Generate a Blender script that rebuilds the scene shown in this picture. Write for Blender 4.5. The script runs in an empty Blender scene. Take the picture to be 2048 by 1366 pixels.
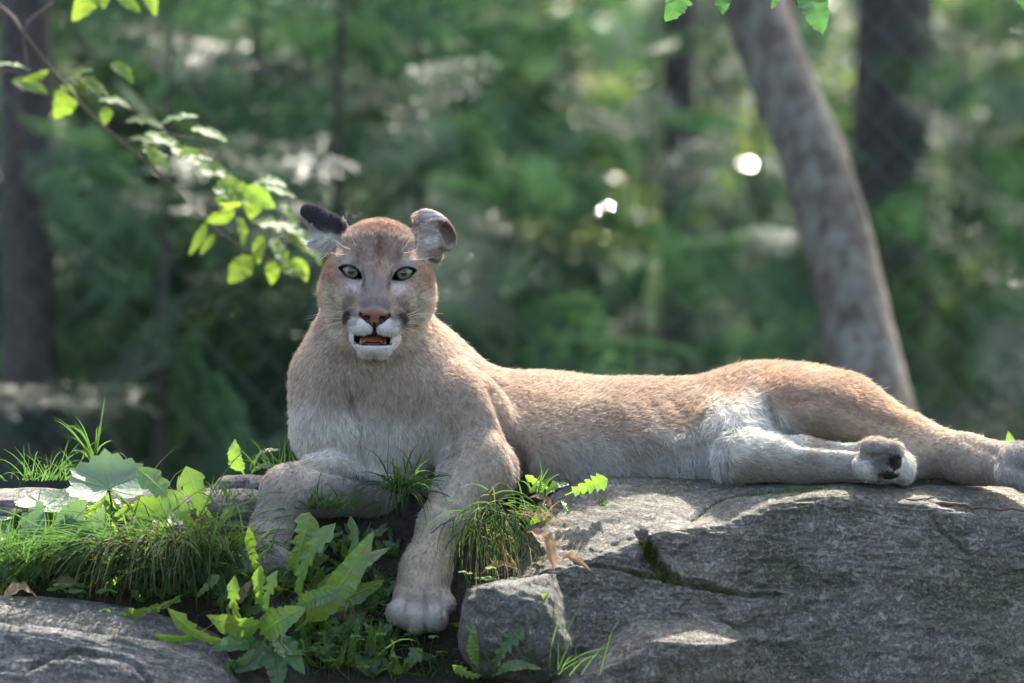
import bpy, math, random, time
import numpy as np
from mathutils import Vector, Matrix
T0 = time.time()
rng = np.random.default_rng(7)
random.seed(7)
R = math.radians
scene = bpy.context.scene
col = scene.collection

# ------------------------------------------------------------------ camera
S = 0.00085                 # metres per photo pixel at the cougar's plane (Y = 0)
D = 9.5                     # metres from the lens to that plane
FPX = D / S
TILT = 183.0 / FPX
HC = (968 - 500) * S        # the lens stands 0.4 m above the rock's top
cam_d = bpy.data.cameras.new('camera')
cam = bpy.data.objects.new('camera', cam_d)
col.objects.link(cam)
cam.location = (0, -D, HC)
cam.rotation_euler = (math.pi / 2 - TILT, 0, 0)
cam_d.sensor_width = 36
cam_d.lens = FPX * 36 / 2048
cam_d.clip_start = 0.5
cam_d.clip_end = 4000
cam_d.dof.use_dof = True
cam_d.dof.focus_distance = D - 0.03
cam_d.dof.aperture_fstop = 2.8
cam_d.dof.aperture_blades = 0
scene.camera = cam

# ------------------------------------------------------------------ sky, sun, exposure
SUN_EL, SUN_AZ = R(50), R(13)      # azimuth from +Y (behind the cat) towards +X
w = bpy.data.worlds.new('World'); scene.world = w; w.use_nodes = True
nt = w.node_tree
sky = nt.nodes.new('ShaderNodeTexSky'); sky.sky_type = 'NISHITA'; sky.sun_disc = False
sky.sun_elevation = SUN_EL; sky.sun_rotation = SUN_AZ
sky.air_density = 1.0; sky.dust_density = 4.0; sky.ozone_density = 1.0
nt.links.new(sky.outputs[0], nt.nodes['Background'].inputs[0])
nt.nodes['Background'].inputs[1].default_value = 0.15
sun_d = bpy.data.lights.new('sun', 'SUN'); sun_d.energy = 4.0; sun_d.angle = R(0.6); sun_d.color = (1, 0.965, 0.91)
sun = bpy.data.objects.new('sun', sun_d); col.objects.link(sun)
SUN_DIR = Vector((math.sin(SUN_AZ) * math.cos(SUN_EL), math.cos(SUN_AZ) * math.cos(SUN_EL), math.sin(SUN_EL)))
sun.rotation_euler = SUN_DIR.to_track_quat('Z', 'Y').to_euler()
scene.view_settings.view_transform = 'Standard'
scene.view_settings.look = 'None'
scene.view_settings.gamma = 1
scene.view_settings.exposure = 2.0
scene.view_settings.use_white_balance = True
scene.view_settings.white_balance_temperature = 7000
scene.view_settings.white_balance_tint = 10
scene.render.engine = 'CYCLES'
scene.cycles.use_denoising = True
scene.cycles.max_bounces = 8
scene.cycles.diffuse_bounces = 4
scene.cycles.glossy_bounces = 2
scene.cycles.transmission_bounces = 6
scene.cycles.transparent_max_bounces = 8
scene.cycles.sample_clamp_indirect = 6
scene.cycles.caustics_reflective = False
scene.cycles.caustics_refractive = False

# ------------------------------------------------------------------ helpers
def P(px, py, Y=0.0):
    """photo pixel + depth in metres behind the cougar's plane -> world point"""
    dx, dz = (px - 1024) / FPX, (683 - py) / FPX
    ct, st = math.cos(TILT), math.sin(TILT)
    d = np.array([dx, ct + dz * st, -st + dz * ct])
    return np.array([0, -D, HC]) + d * ((Y + D) / d[1])
def SC(Y=0.0):
    return (Y + D) / FPX
def project(V):
    """world points -> photo pixel + depth"""
    V = np.asarray(V, float)
    ct, st = math.cos(TILT), math.sin(TILT)
    y, z = V[..., 1] + D, V[..., 2] - HC
    f = y * ct - z * st; u = y * st + z * ct
    return 1024 + V[..., 0] / f * FPX, 683 - u / f * FPX, V[..., 1]

_pcache = {}
def vnoise(p, seed=0):
    """value noise, p (...,3) -> -1..1"""
    p = np.asarray(p, np.float64)
    i = np.floor(p).astype(np.int64); f = p - i
    f = f * f * (3 - 2 * f)
    def h(a, b, c):
        n = (a * 73856093) ^ (b * 19349663) ^ (c * 83492791) ^ (seed * 2654435)
        n = (n ^ (n >> 13)) * 1274126177 & 0x7fffffff
        n = (n ^ (n >> 11)) * 668265263 & 0x7fffffff
        return (n & 0xffff) / 32767.5 - 1
    x, y, z = i[..., 0], i[..., 1], i[..., 2]
    fx, fy, fz = f[..., 0], f[..., 1], f[..., 2]
    def L(a, b, t): return a + (b - a) * t
    return L(L(L(h(x, y, z), h(x+1, y, z), fx), L(h(x, y+1, z), h(x+1, y+1, z), fx), fy),
             L(L(h(x, y, z+1), h(x+1, y, z+1), fx), L(h(x, y+1, z+1), h(x+1, y+1, z+1), fx), fy), fz)
def fbm(p, oct=4, seed=0, gain=.5, lac=2.03):
    p = np.asarray(p, float); a, s, t = 1., 0., 0.
    for o in range(oct):
        s = s + a * vnoise(p + 17.3 * o, seed + o); t += a; a *= gain; p = p * lac
    return s / t
def sm(a, b, x):
    t = np.clip((np.asarray(x, float) - a) / (b - a), 0, 1)
    return t * t * (3 - 2 * t)
def lin(c):
    c = np.asarray(c, float)
    return np.where(c <= .04045, c / 12.92, ((c + .055) / 1.055) ** 2.4)

def np_mesh(name, V, quads=None, tris=None, smooth=True):
    V = np.ascontiguousarray(V, np.float32)
    quads = np.zeros((0, 4), np.int32) if quads is None or len(quads) == 0 else np.asarray(quads, np.int32)
    tris = np.zeros((0, 3), np.int32) if tris is None or len(tris) == 0 else np.asarray(tris, np.int32)
    me = bpy.data.meshes.new(name)
    me.vertices.add(len(V)); me.vertices.foreach_set('co', V.ravel())
    loops = np.concatenate([quads.ravel(), tris.ravel()])
    me.loops.add(len(loops)); me.loops.foreach_set('vertex_index', loops)
    n = len(quads) + len(tris)
    st = np.concatenate([np.arange(len(quads)) * 4, len(quads) * 4 + np.arange(len(tris)) * 3]).astype(np.int32)
    me.polygons.add(n)
    me.polygons.foreach_set('loop_start', st)
    me.update(calc_edges=True)
    if smooth: me.polygons.foreach_set('use_smooth', np.ones(n, bool))
    me.validate()
    return me
def vcol(me, name, C):
    C = np.asarray(C, np.float32)
    if C.shape[1] == 3: C = np.concatenate([C, np.ones((len(C), 1), np.float32)], 1)
    a = me.attributes.new(name, 'FLOAT_COLOR', 'POINT'); a.data.foreach_set('color', C.ravel())
def obj(name, me, mat=None, parent=None):
    o = bpy.data.objects.new(name, me); col.objects.link(o)
    if mat is not None and (not me.materials): me.materials.append(mat)
    if parent is not None: o.parent = parent
    return o
def empty(name, loc=(0, 0, 0)):
    o = bpy.data.objects.new(name, None); col.objects.link(o); o.location = loc; o.empty_display_size = .05
    return o
def tag(o, label=None, cat=None, group=None, kind=None):
    if label: o['label'] = label
    if cat: o['category'] = cat
    if group: o['group'] = group
    if kind: o['kind'] = kind
    return o
class NB:
    """small node builder"""
    def __init__(s, name):
        s.m = bpy.data.materials.new(name); s.m.use_nodes = True; s.t = s.m.node_tree
        s.t.nodes.clear(); s.out = s.t.nodes.new('ShaderNodeOutputMaterial')
    def n(s, typ, **kw):
        nd = s.t.nodes.new('ShaderNode' + typ)
        for k, v in kw.items():
            if k.startswith('i_'):
                key = k[2:]; key = int(key) if key.isdigit() else key.replace('_', ' ')
                s.put(nd.inputs[key], v)
            else: setattr(nd, k, v)
        return nd
    def put(s, sock, v):
        if isinstance(v, bpy.types.NodeSocket): s.t.links.new(v, sock)
        elif isinstance(v, bpy.types.Node): s.t.links.new(v.outputs[0], sock)
        else:
            if sock.type == 'RGBA' and len(v) == 3: v = (*v, 1)
            sock.default_value = v
    def ramp(s, fac, stops, interp='LINEAR'):
        nd = s.n('ValToRGB', i_0=fac); cr = nd.color_ramp; cr.interpolation = interp
        while len(cr.elements) < len(stops): cr.elements.new(.5)
        for e, (p, c) in zip(cr.elements, stops):
            e.position = p; e.color = (*c, 1) if hasattr(c, '__len__') else (c, c, c, 1)
        return nd.outputs[0]
    def noise(s, scale, detail=4, rough=.55, vec=None, dist=0.0):
        nd = s.n('TexNoise'); nd.inputs['Scale'].default_value = scale; nd.inputs['Detail'].default_value = detail
        nd.inputs['Roughness'].default_value = rough; nd.inputs['Distortion'].default_value = dist
        if vec is not None: s.put(nd.inputs['Vector'], vec)
        return nd.outputs['Fac']
    def mix(s, fac, a, b, blend='MIX'):
        nd = s.n('Mix', data_type='RGBA', blend_type=blend)
        s.put(nd.inputs[0], fac); s.put(nd.inputs[6], a); s.put(nd.inputs[7], b)
        return nd.outputs[2]
    def math(s, op, a, b=0.0):
        nd = s.n('Math', operation=op); s.put(nd.inputs[0], a); s.put(nd.inputs[1], b); return nd.outputs[0]
    def surf(s, sh, disp=None):
        s.t.links.new(sh.outputs[0] if isinstance(sh, bpy.types.Node) else sh, s.out.inputs[0]); return s.m
# ================================================================== THE COUGAR
# --- implicit body: ellipsoids and round cones blended on a rectilinear grid, finer around the head
HU = P(755, 544, 0.0)              # between the eyes
ROLL = R(-2.0)
HS = SC(0)
def HP(u, v, wf):
    """head frame (photo-pixel units: right, up, forward) -> world"""
    c, s_ = math.cos(ROLL), math.sin(ROLL)
    uu, vv = u * c - v * s_, u * s_ + v * c
    return HU + np.array([uu * HS, -wf * HS, vv * HS])
def hlocal(V):
    d = (np.asarray(V) - HU) / HS
    c, s_ = math.cos(-ROLL), math.sin(-ROLL)
    return np.stack([d[..., 0] * c - d[..., 2] * s_, d[..., 0] * s_ + d[..., 2] * c, -d[..., 1]], -1)

def graded(lo, hi, flo, fhi, fine, coarse):
    a = [flo]
    st = fine
    while a[-1] < fhi: a.append(a[-1] + fine)
    st = fine
    while a[-1] < hi: st = min(coarse, st * 1.12); a.append(a[-1] + st)
    b = [flo]; st = fine
    while b[-1] > lo: st = min(coarse, st * 1.12); b.append(b[-1] - st)
    return np.array(b[:0:-1] + a, np.float32)
FINE = 0.0021
hx0, hx1 = P(592, 500)[0], P(915, 500)[0]
hz0, hz1 = P(750, 722)[2], P(750, 398)[2]
gx = graded(P(440, 900)[0], P(2140, 900, -.1)[0], hx0, hx1, FINE, .0075)
gy = graded(-.36, .62, -.105, .10, FINE, .0085)
gz = graded(-.31, P(750, 380)[2], hz0, hz1, FINE, .0075)
F = np.full((len(gx), len(gy), len(gz)), .07, np.float32)
def box(lo, hi, m):
    sl = []
    for g, a, b in zip((gx, gy, gz), lo, hi):
        i0, i1 = np.searchsorted(g, a - m), np.searchsorted(g, b + m)
        sl.append(slice(max(i0 - 1, 0), min(i1 + 1, len(g))))
    return tuple(sl)
def pts(sl):
    return gx[sl[0]][:, None, None], gy[sl[1]][None, :, None], gz[sl[2]][None, None, :]
def blend(sl, d, k):
    f = F[sl]
    if k <= 0: F[sl] = np.minimum(f, d); return
    h = np.maximum(k - np.abs(f - d), 0) / k
    F[sl] = np.minimum(f, d) - h * h * k * .25
def carve(sl, d, k):
    f = F[sl]; d = -d
    if k <= 0: F[sl] = np.maximum(f, d); return
    h = np.maximum(k - np.abs(f - d), 0) / k
    F[sl] = np.maximum(f, d) + h * h * k * .25
def ell_d(sl, c, r, M=None):
    x, y, z = pts(sl)
    x, y, z = x - c[0], y - c[1], z - c[2]
    if M is not None:
        x, y, z = (M[0][0]*x + M[0][1]*y + M[0][2]*z, M[1][0]*x + M[1][1]*y + M[1][2]*z, M[2][0]*x + M[2][1]*y + M[2][2]*z)
    a = np.sqrt((x/r[0])**2 + (y/r[1])**2 + (z/r[2])**2)
    b = np.sqrt((x/r[0]**2)**2 + (y/r[1]**2)**2 + (z/r[2]**2)**2) + 1e-9
    return a * (a - 1) / b
def ell(c, r, k, M=None, cut=False):
    c = np.array(c, float); r = np.array(r, float)
    e = max(r) if M is not None else r
    sl = box(c - e, c + e, .08 if not cut else .02)
    (carve if cut else blend)(sl, ell_d(sl, c, r, M).astype(np.float32), k)
def cone(a, b, ra, rb, k, flat=1.0):
    """tapered limb from a to b"""
    a, b = np.array(a, float), np.array(b, float)
    m = max(ra, rb)
    sl = box(np.minimum(a, b) - m, np.maximum(a, b) + m, .08)
    x, y, z = pts(sl); ba = b - a; L2 = ba @ ba
    px_, py_, pz_ = x - a[0], y - a[1], z - a[2]
    t = np.clip((px_*ba[0] + py_*ba[1] + pz_*ba[2]) / L2, 0, 1)
    d = np.sqrt((px_ - t*ba[0])**2 + (py_ - t*ba[1])**2 + (pz_ - t*ba[2])**2) - (ra + (rb - ra) * t)
    blend(sl, d.astype(np.float32), k)
def pe(px, py, Y, rx, ry, rd, k=.03, rot=0):
    """ellipsoid at a photo pixel: radii in pixels across/up, metres deep, turned in the picture by rot degrees"""
    s_ = SC(Y); M = None
    if rot:
        c, q = math.cos(R(rot)), math.sin(R(rot)); M = ((c, 0, q), (0, 1, 0), (-q, 0, c))
    ell(P(px, py, Y), (rx * s_, rd, ry * s_), k, M)
def pc(p0, p1, k=.03):
    cone(P(*p0[:3]), P(*p1[:3]), p0[3] * SC(p0[2]), p1[3] * SC(p1[2]), k)
def he(u, v, wf, ru, rv, rw, k=10, cut=False, rot=0.0, yaw=0.0):
    """ellipsoid in the head frame; rot turns it in the picture, yaw about the vertical"""
    c, q = math.cos(ROLL + R(rot)), math.sin(ROLL + R(rot))
    M = np.array(((c, 0, q), (0, 1, 0), (-q, 0, c)))
    if yaw:
        cy, sy = math.cos(R(yaw)), math.sin(R(yaw))
        M = np.array(((cy, sy, 0), (-sy, cy, 0), (0, 0, 1))) @ M
    ell(HP(u, v, wf), np.array((ru, rw, rv)) * HS, k * HS, M, cut)
def hc(a, b, ra, rb, k=10):
    cone(HP(*a), HP(*b), ra * HS, rb * HS, k * HS)

# torso and hindquarters
pc((905, 838, .19, 92), (1080, 870, .25, 110), .05)
pc((1080, 870, .25, 110), (1290, 883, .20, 110), .05)
pc((1290, 883, .20, 110), (1490, 864, .19, 122), .05)
pc((1000, 890, .30, 120), (1560, 890, .30, 120), .06)
pe(1570, 838, .21, 165, 108, .16, .05, -4)
pe(1660, 832, .20, 125, 82, .14, .04, -14)
pe(1170, 897, .16, 165, 80, .10, .09)
pe(1330, 908, .12, 140, 66, .09, .09)
pe(1455, 878, .09, 85, 76, .09, .05, 10)
pe(1640, 822, .12, 130, 62, .10, .03, -16)
# upper hind leg, stretched to the right
pc((1690, 830, .12, 74), (1820, 895, .06, 54), .04)
pc((1820, 895, .06, 54), (1935, 916, .0, 43), .03)
pc((1935, 916, .0, 43), (2010, 928, -.05, 42), .02)
pe(2046, 930, -.085, 58, 46, .05, .02)
for dx, dy, r_ in ((-30, 20, 26), (4, 34, 26), (40, 28, 26), (62, 6, 22)):
    pe(2046 + dx, 926 + dy, -.112, r_, r_, .025, .008)
# lower hind leg, its paw turned on its side
pe(1478, 912, .0, 50, 48, .055, .02)
pc((1490, 915, .0, 46), (1600, 920, -.02, 42), .02)
pc((1600, 920, -.02, 42), (1712, 926, -.035, 37), .02)
pe(1757, 922, -.045, 54, 45, .042, .012, -8)
pe(1806, 935, -.030, 24, 32, .035, .008)
for px, py, rx, ry in ((1736, 936, 34, 26), (1752, 897, 33, 22), (1786, 905, 21, 26)):
    pe(px, py, -.078, rx, ry, .020, .006, -10)
# chest, neck, shoulders
pc((752, 600, .12, 98), (745, 735, .13, 147), .05)
pe(750, 800, .14, 165, 150, .15, .05)
pe(752, 880, .13, 160, 98, .13, .04)
pe(790, 760, .20, 150, 120, .16, .05)
pc((800, 697, .24, 74), (955, 852, .24, 98), .05)
pe(925, 850, .095, 100, 118, .10, .025, 20)
pe(690, 840, .05, 78, 100, .06, .04)
# his left foreleg (right in the picture) hanging over the ledge
pe(966, 942, .02, 70, 62, .07, .03)
pc((945, 935, .0, 62), (880, 1050, -.085, 39), .03)
pc((880, 1050, -.085, 39), (852, 1140, -.135, 47), .02)
pc((852, 1140, -.135, 47), (842, 1200, -.165, 57), .02)
for px, py, r_ in ((797, 1226, 25), (832, 1241, 28), (869, 1238, 26), (893, 1208, 18)):
    pe(px, py, -.205 if px < 890 else -.170, r_ + 1, r_ + 1, .032, .013)
# his right foreleg, folded in front of the chest, paw hanging in the grass
pc((745, 985, .04, 50), (650, 968, -.03, 56), .025)
pc((650, 968, -.03, 52), (575, 985, -.09, 48), .03)
pc((575, 985, -.09, 48), (540, 1060, -.12, 38), .025)
pc((540, 1060, -.12, 38), (530, 1105, -.14, 45), .02)
for px, py in ((492, 1120), (525, 1130), (560, 1122)):
    pe(px, py, -.165, 27, 27, .03, .008)
# tail, curled on the rock behind him
pc((1770, 850, .32, 34), (1740, 900, .42, 28), .03)
pc((1740, 900, .42, 28), (1500, 915, .50, 25), .02)

# head
he(0, 26, -88, 89, 80, 96, 20)
hc((0, -20, -80), (0, -60, -110), 88, 92, 20)
he(0, 44, -40, 72, 50, 46, 20)
for s_ in (-1, 1):
    he(s_ * 66, -22, -56, 48, 58, 62, 24)
    he(s_ * 60, -62, -62, 48, 46, 55, 24)
    he(s_ * 46, 28, -17, 36, 15, 21, 18)
    hc((s_ * 42, -24, -20), (s_ * 32, -62, 20), 31, 32, 24)
hc((0, -105, -50), (0, -140, 12), 62, 38, 20)
he(0, -148, 38, 34, 19, 36, 12)
for s_ in (-1, 1): he(s_ * 24, -134, 12, 26, 20, 40, 10)
# mouth
def mouth():
    c = HP(-4, -135, 66); sl = box(c - .07, c + .07, .0)
    x, y, z = pts(sl); V = np.stack(np.broadcast_arrays(x, y, z), -1)
    l = hlocal(V); q = np.stack([np.abs(l[..., 0] + 4) - 31 + .18 * (l[..., 1] + 135) * -1, np.abs(l[..., 1] + 134 - .0022 * (l[..., 0] + 4) ** 2) - 6.5, np.abs(l[..., 2] - 66) - 52], -1)
    d = np.linalg.norm(np.maximum(q, 0), axis=-1) + np.minimum(q.max(-1), 0) - 4
    carve(sl, (d * HS).astype(np.float32), 3 * HS)
mouth()
hc((0, 24, -12), (0, -62, 64), 33, 29, 18)
for s_ in (-1, 1):
    hc((s_ * 14, -30, 26), (s_ * 15, -66, 66), 20, 19, 10)
    hc((s_ * 32, -60, 12), (s_ * 29, -92, 46), 32, 29, 22)
    he(s_ * 32, -95, 62, 32, 28, 36, 6)
    he(s_ * 26, -108, 67, 29, 21, 33, 5)
he(0, -84, 88, 27, 15, 16, 6)
he(0, -96, 90, 12, 14, 13, 4)
for s_ in (-1, 1):
    he(s_ * 17, -91, 103, 9, 4.2, 12, 2, cut=True, rot=-18 * s_)
    he(s_ * 28, -87, 97, 5, 6, 9, 3, cut=True)
# eye sockets, lids, almond openings
EYES = [-1, 1]          # the two eyes, mirrored
IRIS_U, IRIS_V = 52.5, -.5
LID_U, LID_V, LID_T, LID_HALF, LID_UP, LID_LOW = 54.6, -4.0, R(23), 25.0, 14.6, 8.2
EYE_W, EYE_R = -13, 21
for s_ in EYES:
    he(s_ * 54, -3, 15, 29, 17, 19, 18, cut=True, rot=18 * s_)
for s_ in EYES:
    he(s_ * IRIS_U, IRIS_V, EYE_W, 25, 24, 25, 8)
    he(s_ * 50, 22, -4, 27, 8, 14, 10, rot=14 * s_)          # fold of the upper lid and brow
def lens(s_, L):
    """signed distance to the almond opening of one eye, in the head's own frame"""
    c, q = math.cos(LID_T), math.sin(LID_T)
    a, b = (L[..., 0] * s_ - LID_U), L[..., 1] - LID_V
    a, b = a * c + b * q, -a * q + b * c
    R1 = (LID_HALF ** 2 + LID_UP ** 2) / (2 * LID_UP); R2 = (LID_HALF ** 2 + LID_LOW ** 2) / (2 * LID_LOW)
    return np.maximum(np.hypot(a, b - (LID_UP - R1)) - R1, np.hypot(a, b + (LID_LOW - R2)) - R2)
for s_ in EYES:
    c = HP(s_ * 54, -2, 20); sl = box(c - .035, c + .035, .0)
    x, y, z = pts(sl); V = np.stack(np.broadcast_arrays(x, y, z), -1); l = hlocal(V)
    d = np.maximum(lens(s_, l), np.maximum(-12 - l[..., 2], l[..., 2] - 60))
    carve(sl, (d * HS).astype(np.float32), 2 * HS)
# ears
he(111, 88, -82, 54, 33, 18, 14, rot=-42, yaw=-14)
he(133, 80, -64, 33, 17, 22, 4, cut=True, rot=-54, yaw=-20)
he(90, 64, -72, 30, 30, 26, 18)
he(114, 38, -82, 13, 17, 13, 10)
he(-120, 96, -90, 27, 49, 18, 14, rot=52, yaw=18)
he(-98, 85, -88, 31, 28, 22, 16)
he(-122, 68, -93, 22, 19, 18, 12)
he(-102, 58, -92, 17, 15, 22, 16)

def surface_nets(F, gx, gy, gz):
    ins = F < 0
    nx, ny, nz = F.shape
    cnt = np.zeros((nx-1, ny-1, nz-1), np.int8)
    for a in (0, 1):
        for b in (0, 1):
            for c in (0, 1):
                cnt += ins[a:nx-1+a, b:ny-1+b, c:nz-1+c]
    act = (cnt > 0) & (cnt < 8)
    I, J, K = np.nonzero(act)
    vid = np.full(act.shape, -1, np.int32); vid[I, J, K] = np.arange(len(I))
    acc = np.zeros((len(I), 3)); n = np.zeros(len(I))
    cor = [(a, b, c) for a in (0, 1) for b in (0, 1) for c in (0, 1)]
    val = {q: F[I+q[0], J+q[1], K+q[2]] for q in cor}
    pos = {q: np.stack([gx[I+q[0]], gy[J+q[1]], gz[K+q[2]]], 1) for q in cor}
    for q in cor:
        for ax in range(3):
            if q[ax] == 0:
                p = list(q); p[ax] = 1; p = tuple(p)
                a, b = val[q], val[p]
                m = (a < 0) != (b < 0)
                t = np.where(m, a / np.where(a - b == 0, 1, a - b), 0)
                acc += np.where(m[:, None], pos[q] + (pos[p] - pos[q]) * t[:, None], 0); n += m
    V = acc / n[:, None]
    Q = []
    for ax in range(3):
        sa = [slice(None)]*3; sb = [slice(None)]*3; sa[ax] = slice(0, -1); sb[ax] = slice(1, None)
        a, b = ins[tuple(sa)], ins[tuple(sb)]
        for flip, m in ((0, a & ~b), (1, ~a & b)):
            e = np.array(np.nonzero(m)).T
            o1, o2 = [(1, 2), (2, 0), (0, 1)][ax]
            lim = np.array(act.shape)
            ok = (e[:, o1] > 0) & (e[:, o2] > 0) & (e[:, o1] < lim[o1]) & (e[:, o2] < lim[o2])
            e = e[ok]
            def cell(d1, d2):
                c = e.copy(); c[:, o1] -= d1; c[:, o2] -= d2
                return vid[c[:, 0], c[:, 1], c[:, 2]]
            q = np.stack([cell(1, 1), cell(0, 1), cell(0, 0), cell(1, 0)], 1)
            if flip: q = q[:, ::-1]
            Q.append(q)
    Q = np.concatenate(Q); Q = Q[(Q >= 0).all(1)]
    return V, Q
CV, CQ = surface_nets(F, gx, gy, gz)
del F
def smooth_verts(V, Q, it=2, lam=.5):
    e = np.concatenate([Q[:, [0, 1]], Q[:, [1, 2]], Q[:, [2, 3]], Q[:, [3, 0]]])
    n = np.bincount(e[:, 0], minlength=len(V)) + np.bincount(e[:, 1], minlength=len(V))
    n = np.maximum(n, 1)
    for k in range(it):
        for l in (lam, -lam * 1.04):
            s_ = np.stack([np.bincount(e[:, 0], V[e[:, 1], c], len(V)) + np.bincount(e[:, 1], V[e[:, 0], c], len(V)) for c in range(3)], 1)
            V = V + l * (s_ / n[:, None] - V)
    return V
CV = smooth_verts(CV, CQ, 3)
def vnormals(V, Q):
    fn = np.cross(V[Q[:, 2]] - V[Q[:, 0]], V[Q[:, 3]] - V[Q[:, 1]])
    N = np.stack([sum(np.bincount(Q[:, j], fn[:, c], len(V)) for j in range(4)) for c in range(3)], 1)
    return N / (np.linalg.norm(N, axis=1, keepdims=True) + 1e-12)
CN = vnormals(CV, CQ)
# creases and swellings of skin and muscle: lines drawn on the side that faces the lens (photo x, y), half width px, depth mm
CREASES = [([(985, 780), (1012, 850), (1040, 920), (1052, 975)], 13, 17), ([(703, 800), (718, 850), (721, 900), (738, 950)], 8, 8), ([(690, 765), (702, 800)], 7, 5),
 ([(880, 965), (902, 905), (900, 850)], 15, 7), ([(1532, 800), (1552, 850), (1600, 884), (1712, 893)], 9, 13), ([(1442, 870), (1452, 930), (1446, 966)], 9, 9),
 ([(1570, 795), (1650, 800), (1730, 830), (1800, 850)], 13, 6), ([(598, 922), (680, 940), (755, 968)], 9, 12), ([(814, 1205), (813, 1275)], 4.5, 4), ([(851, 1190), (851, 1280)], 4.5, 6), ([(884, 1185), (888, 1245)], 4.5, 4),
 ([(1718, 917), (1750, 914), (1792, 900)], 5, 5), ([(1292, 800), (1330, 850), (1318, 895)], 8, 2.5), ([(1332, 795), (1366, 830), (1358, 872)], 7, 2.5), ([(1262, 815), (1295, 860), (1285, 900)], 8, 2),
 ([(880, 1010), (925, 1030)], 9, 5), ([(790, 1165), (850, 1178), (905, 1168)], 9, 3), ([(508, 1040), (585, 1045)], 9, 4), ([(1930, 880), (1985, 905)], 8, 4), ([(1988, 900), (2010, 960)], 7, 5), ([(2012, 930), (2060, 940)], 5, 5),
 ([(925, 740), (958, 810), (985, 880)], 26, -8), ([(905, 1010), (872, 1080), (858, 1130)], 13, -4), ([(1560, 745), (1640, 770), (1700, 800)], 25, -6), ([(640, 720), (670, 790), (690, 850)], 24, -5), ([(1100, 800), (1250, 815)], 26, -4), ([(1070, 870), (1200, 890)], 22, -4)]
def seg_dist(px, py, pl):
    d = np.full(px.shape, 1e9)
    for (x0, y0), (x1, y1) in zip(pl[:-1], pl[1:]):
        dx, dy = x1 - x0, y1 - y0
        t = np.clip(((px - x0) * dx + (py - y0) * dy) / (dx * dx + dy * dy), 0, 1)
        d = np.minimum(d, np.hypot(px - x0 - t * dx, py - y0 - t * dy))
    return d
cpx, cpy, cY = project(CV)
crease_depth = np.zeros(len(CV))
for pl, hw_, mm in CREASES:
    crease_depth += mm * .001 * np.exp(-(seg_dist(cpx, cpy, pl) / hw_) ** 2)
crease_depth *= sm(.1, -.4, CN[:, 1])
CV = CV - CN * crease_depth[:, None]
CN = vnormals(CV, CQ)
print('cougar mesh', len(CV), len(CQ), time.time() - T0)
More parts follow.
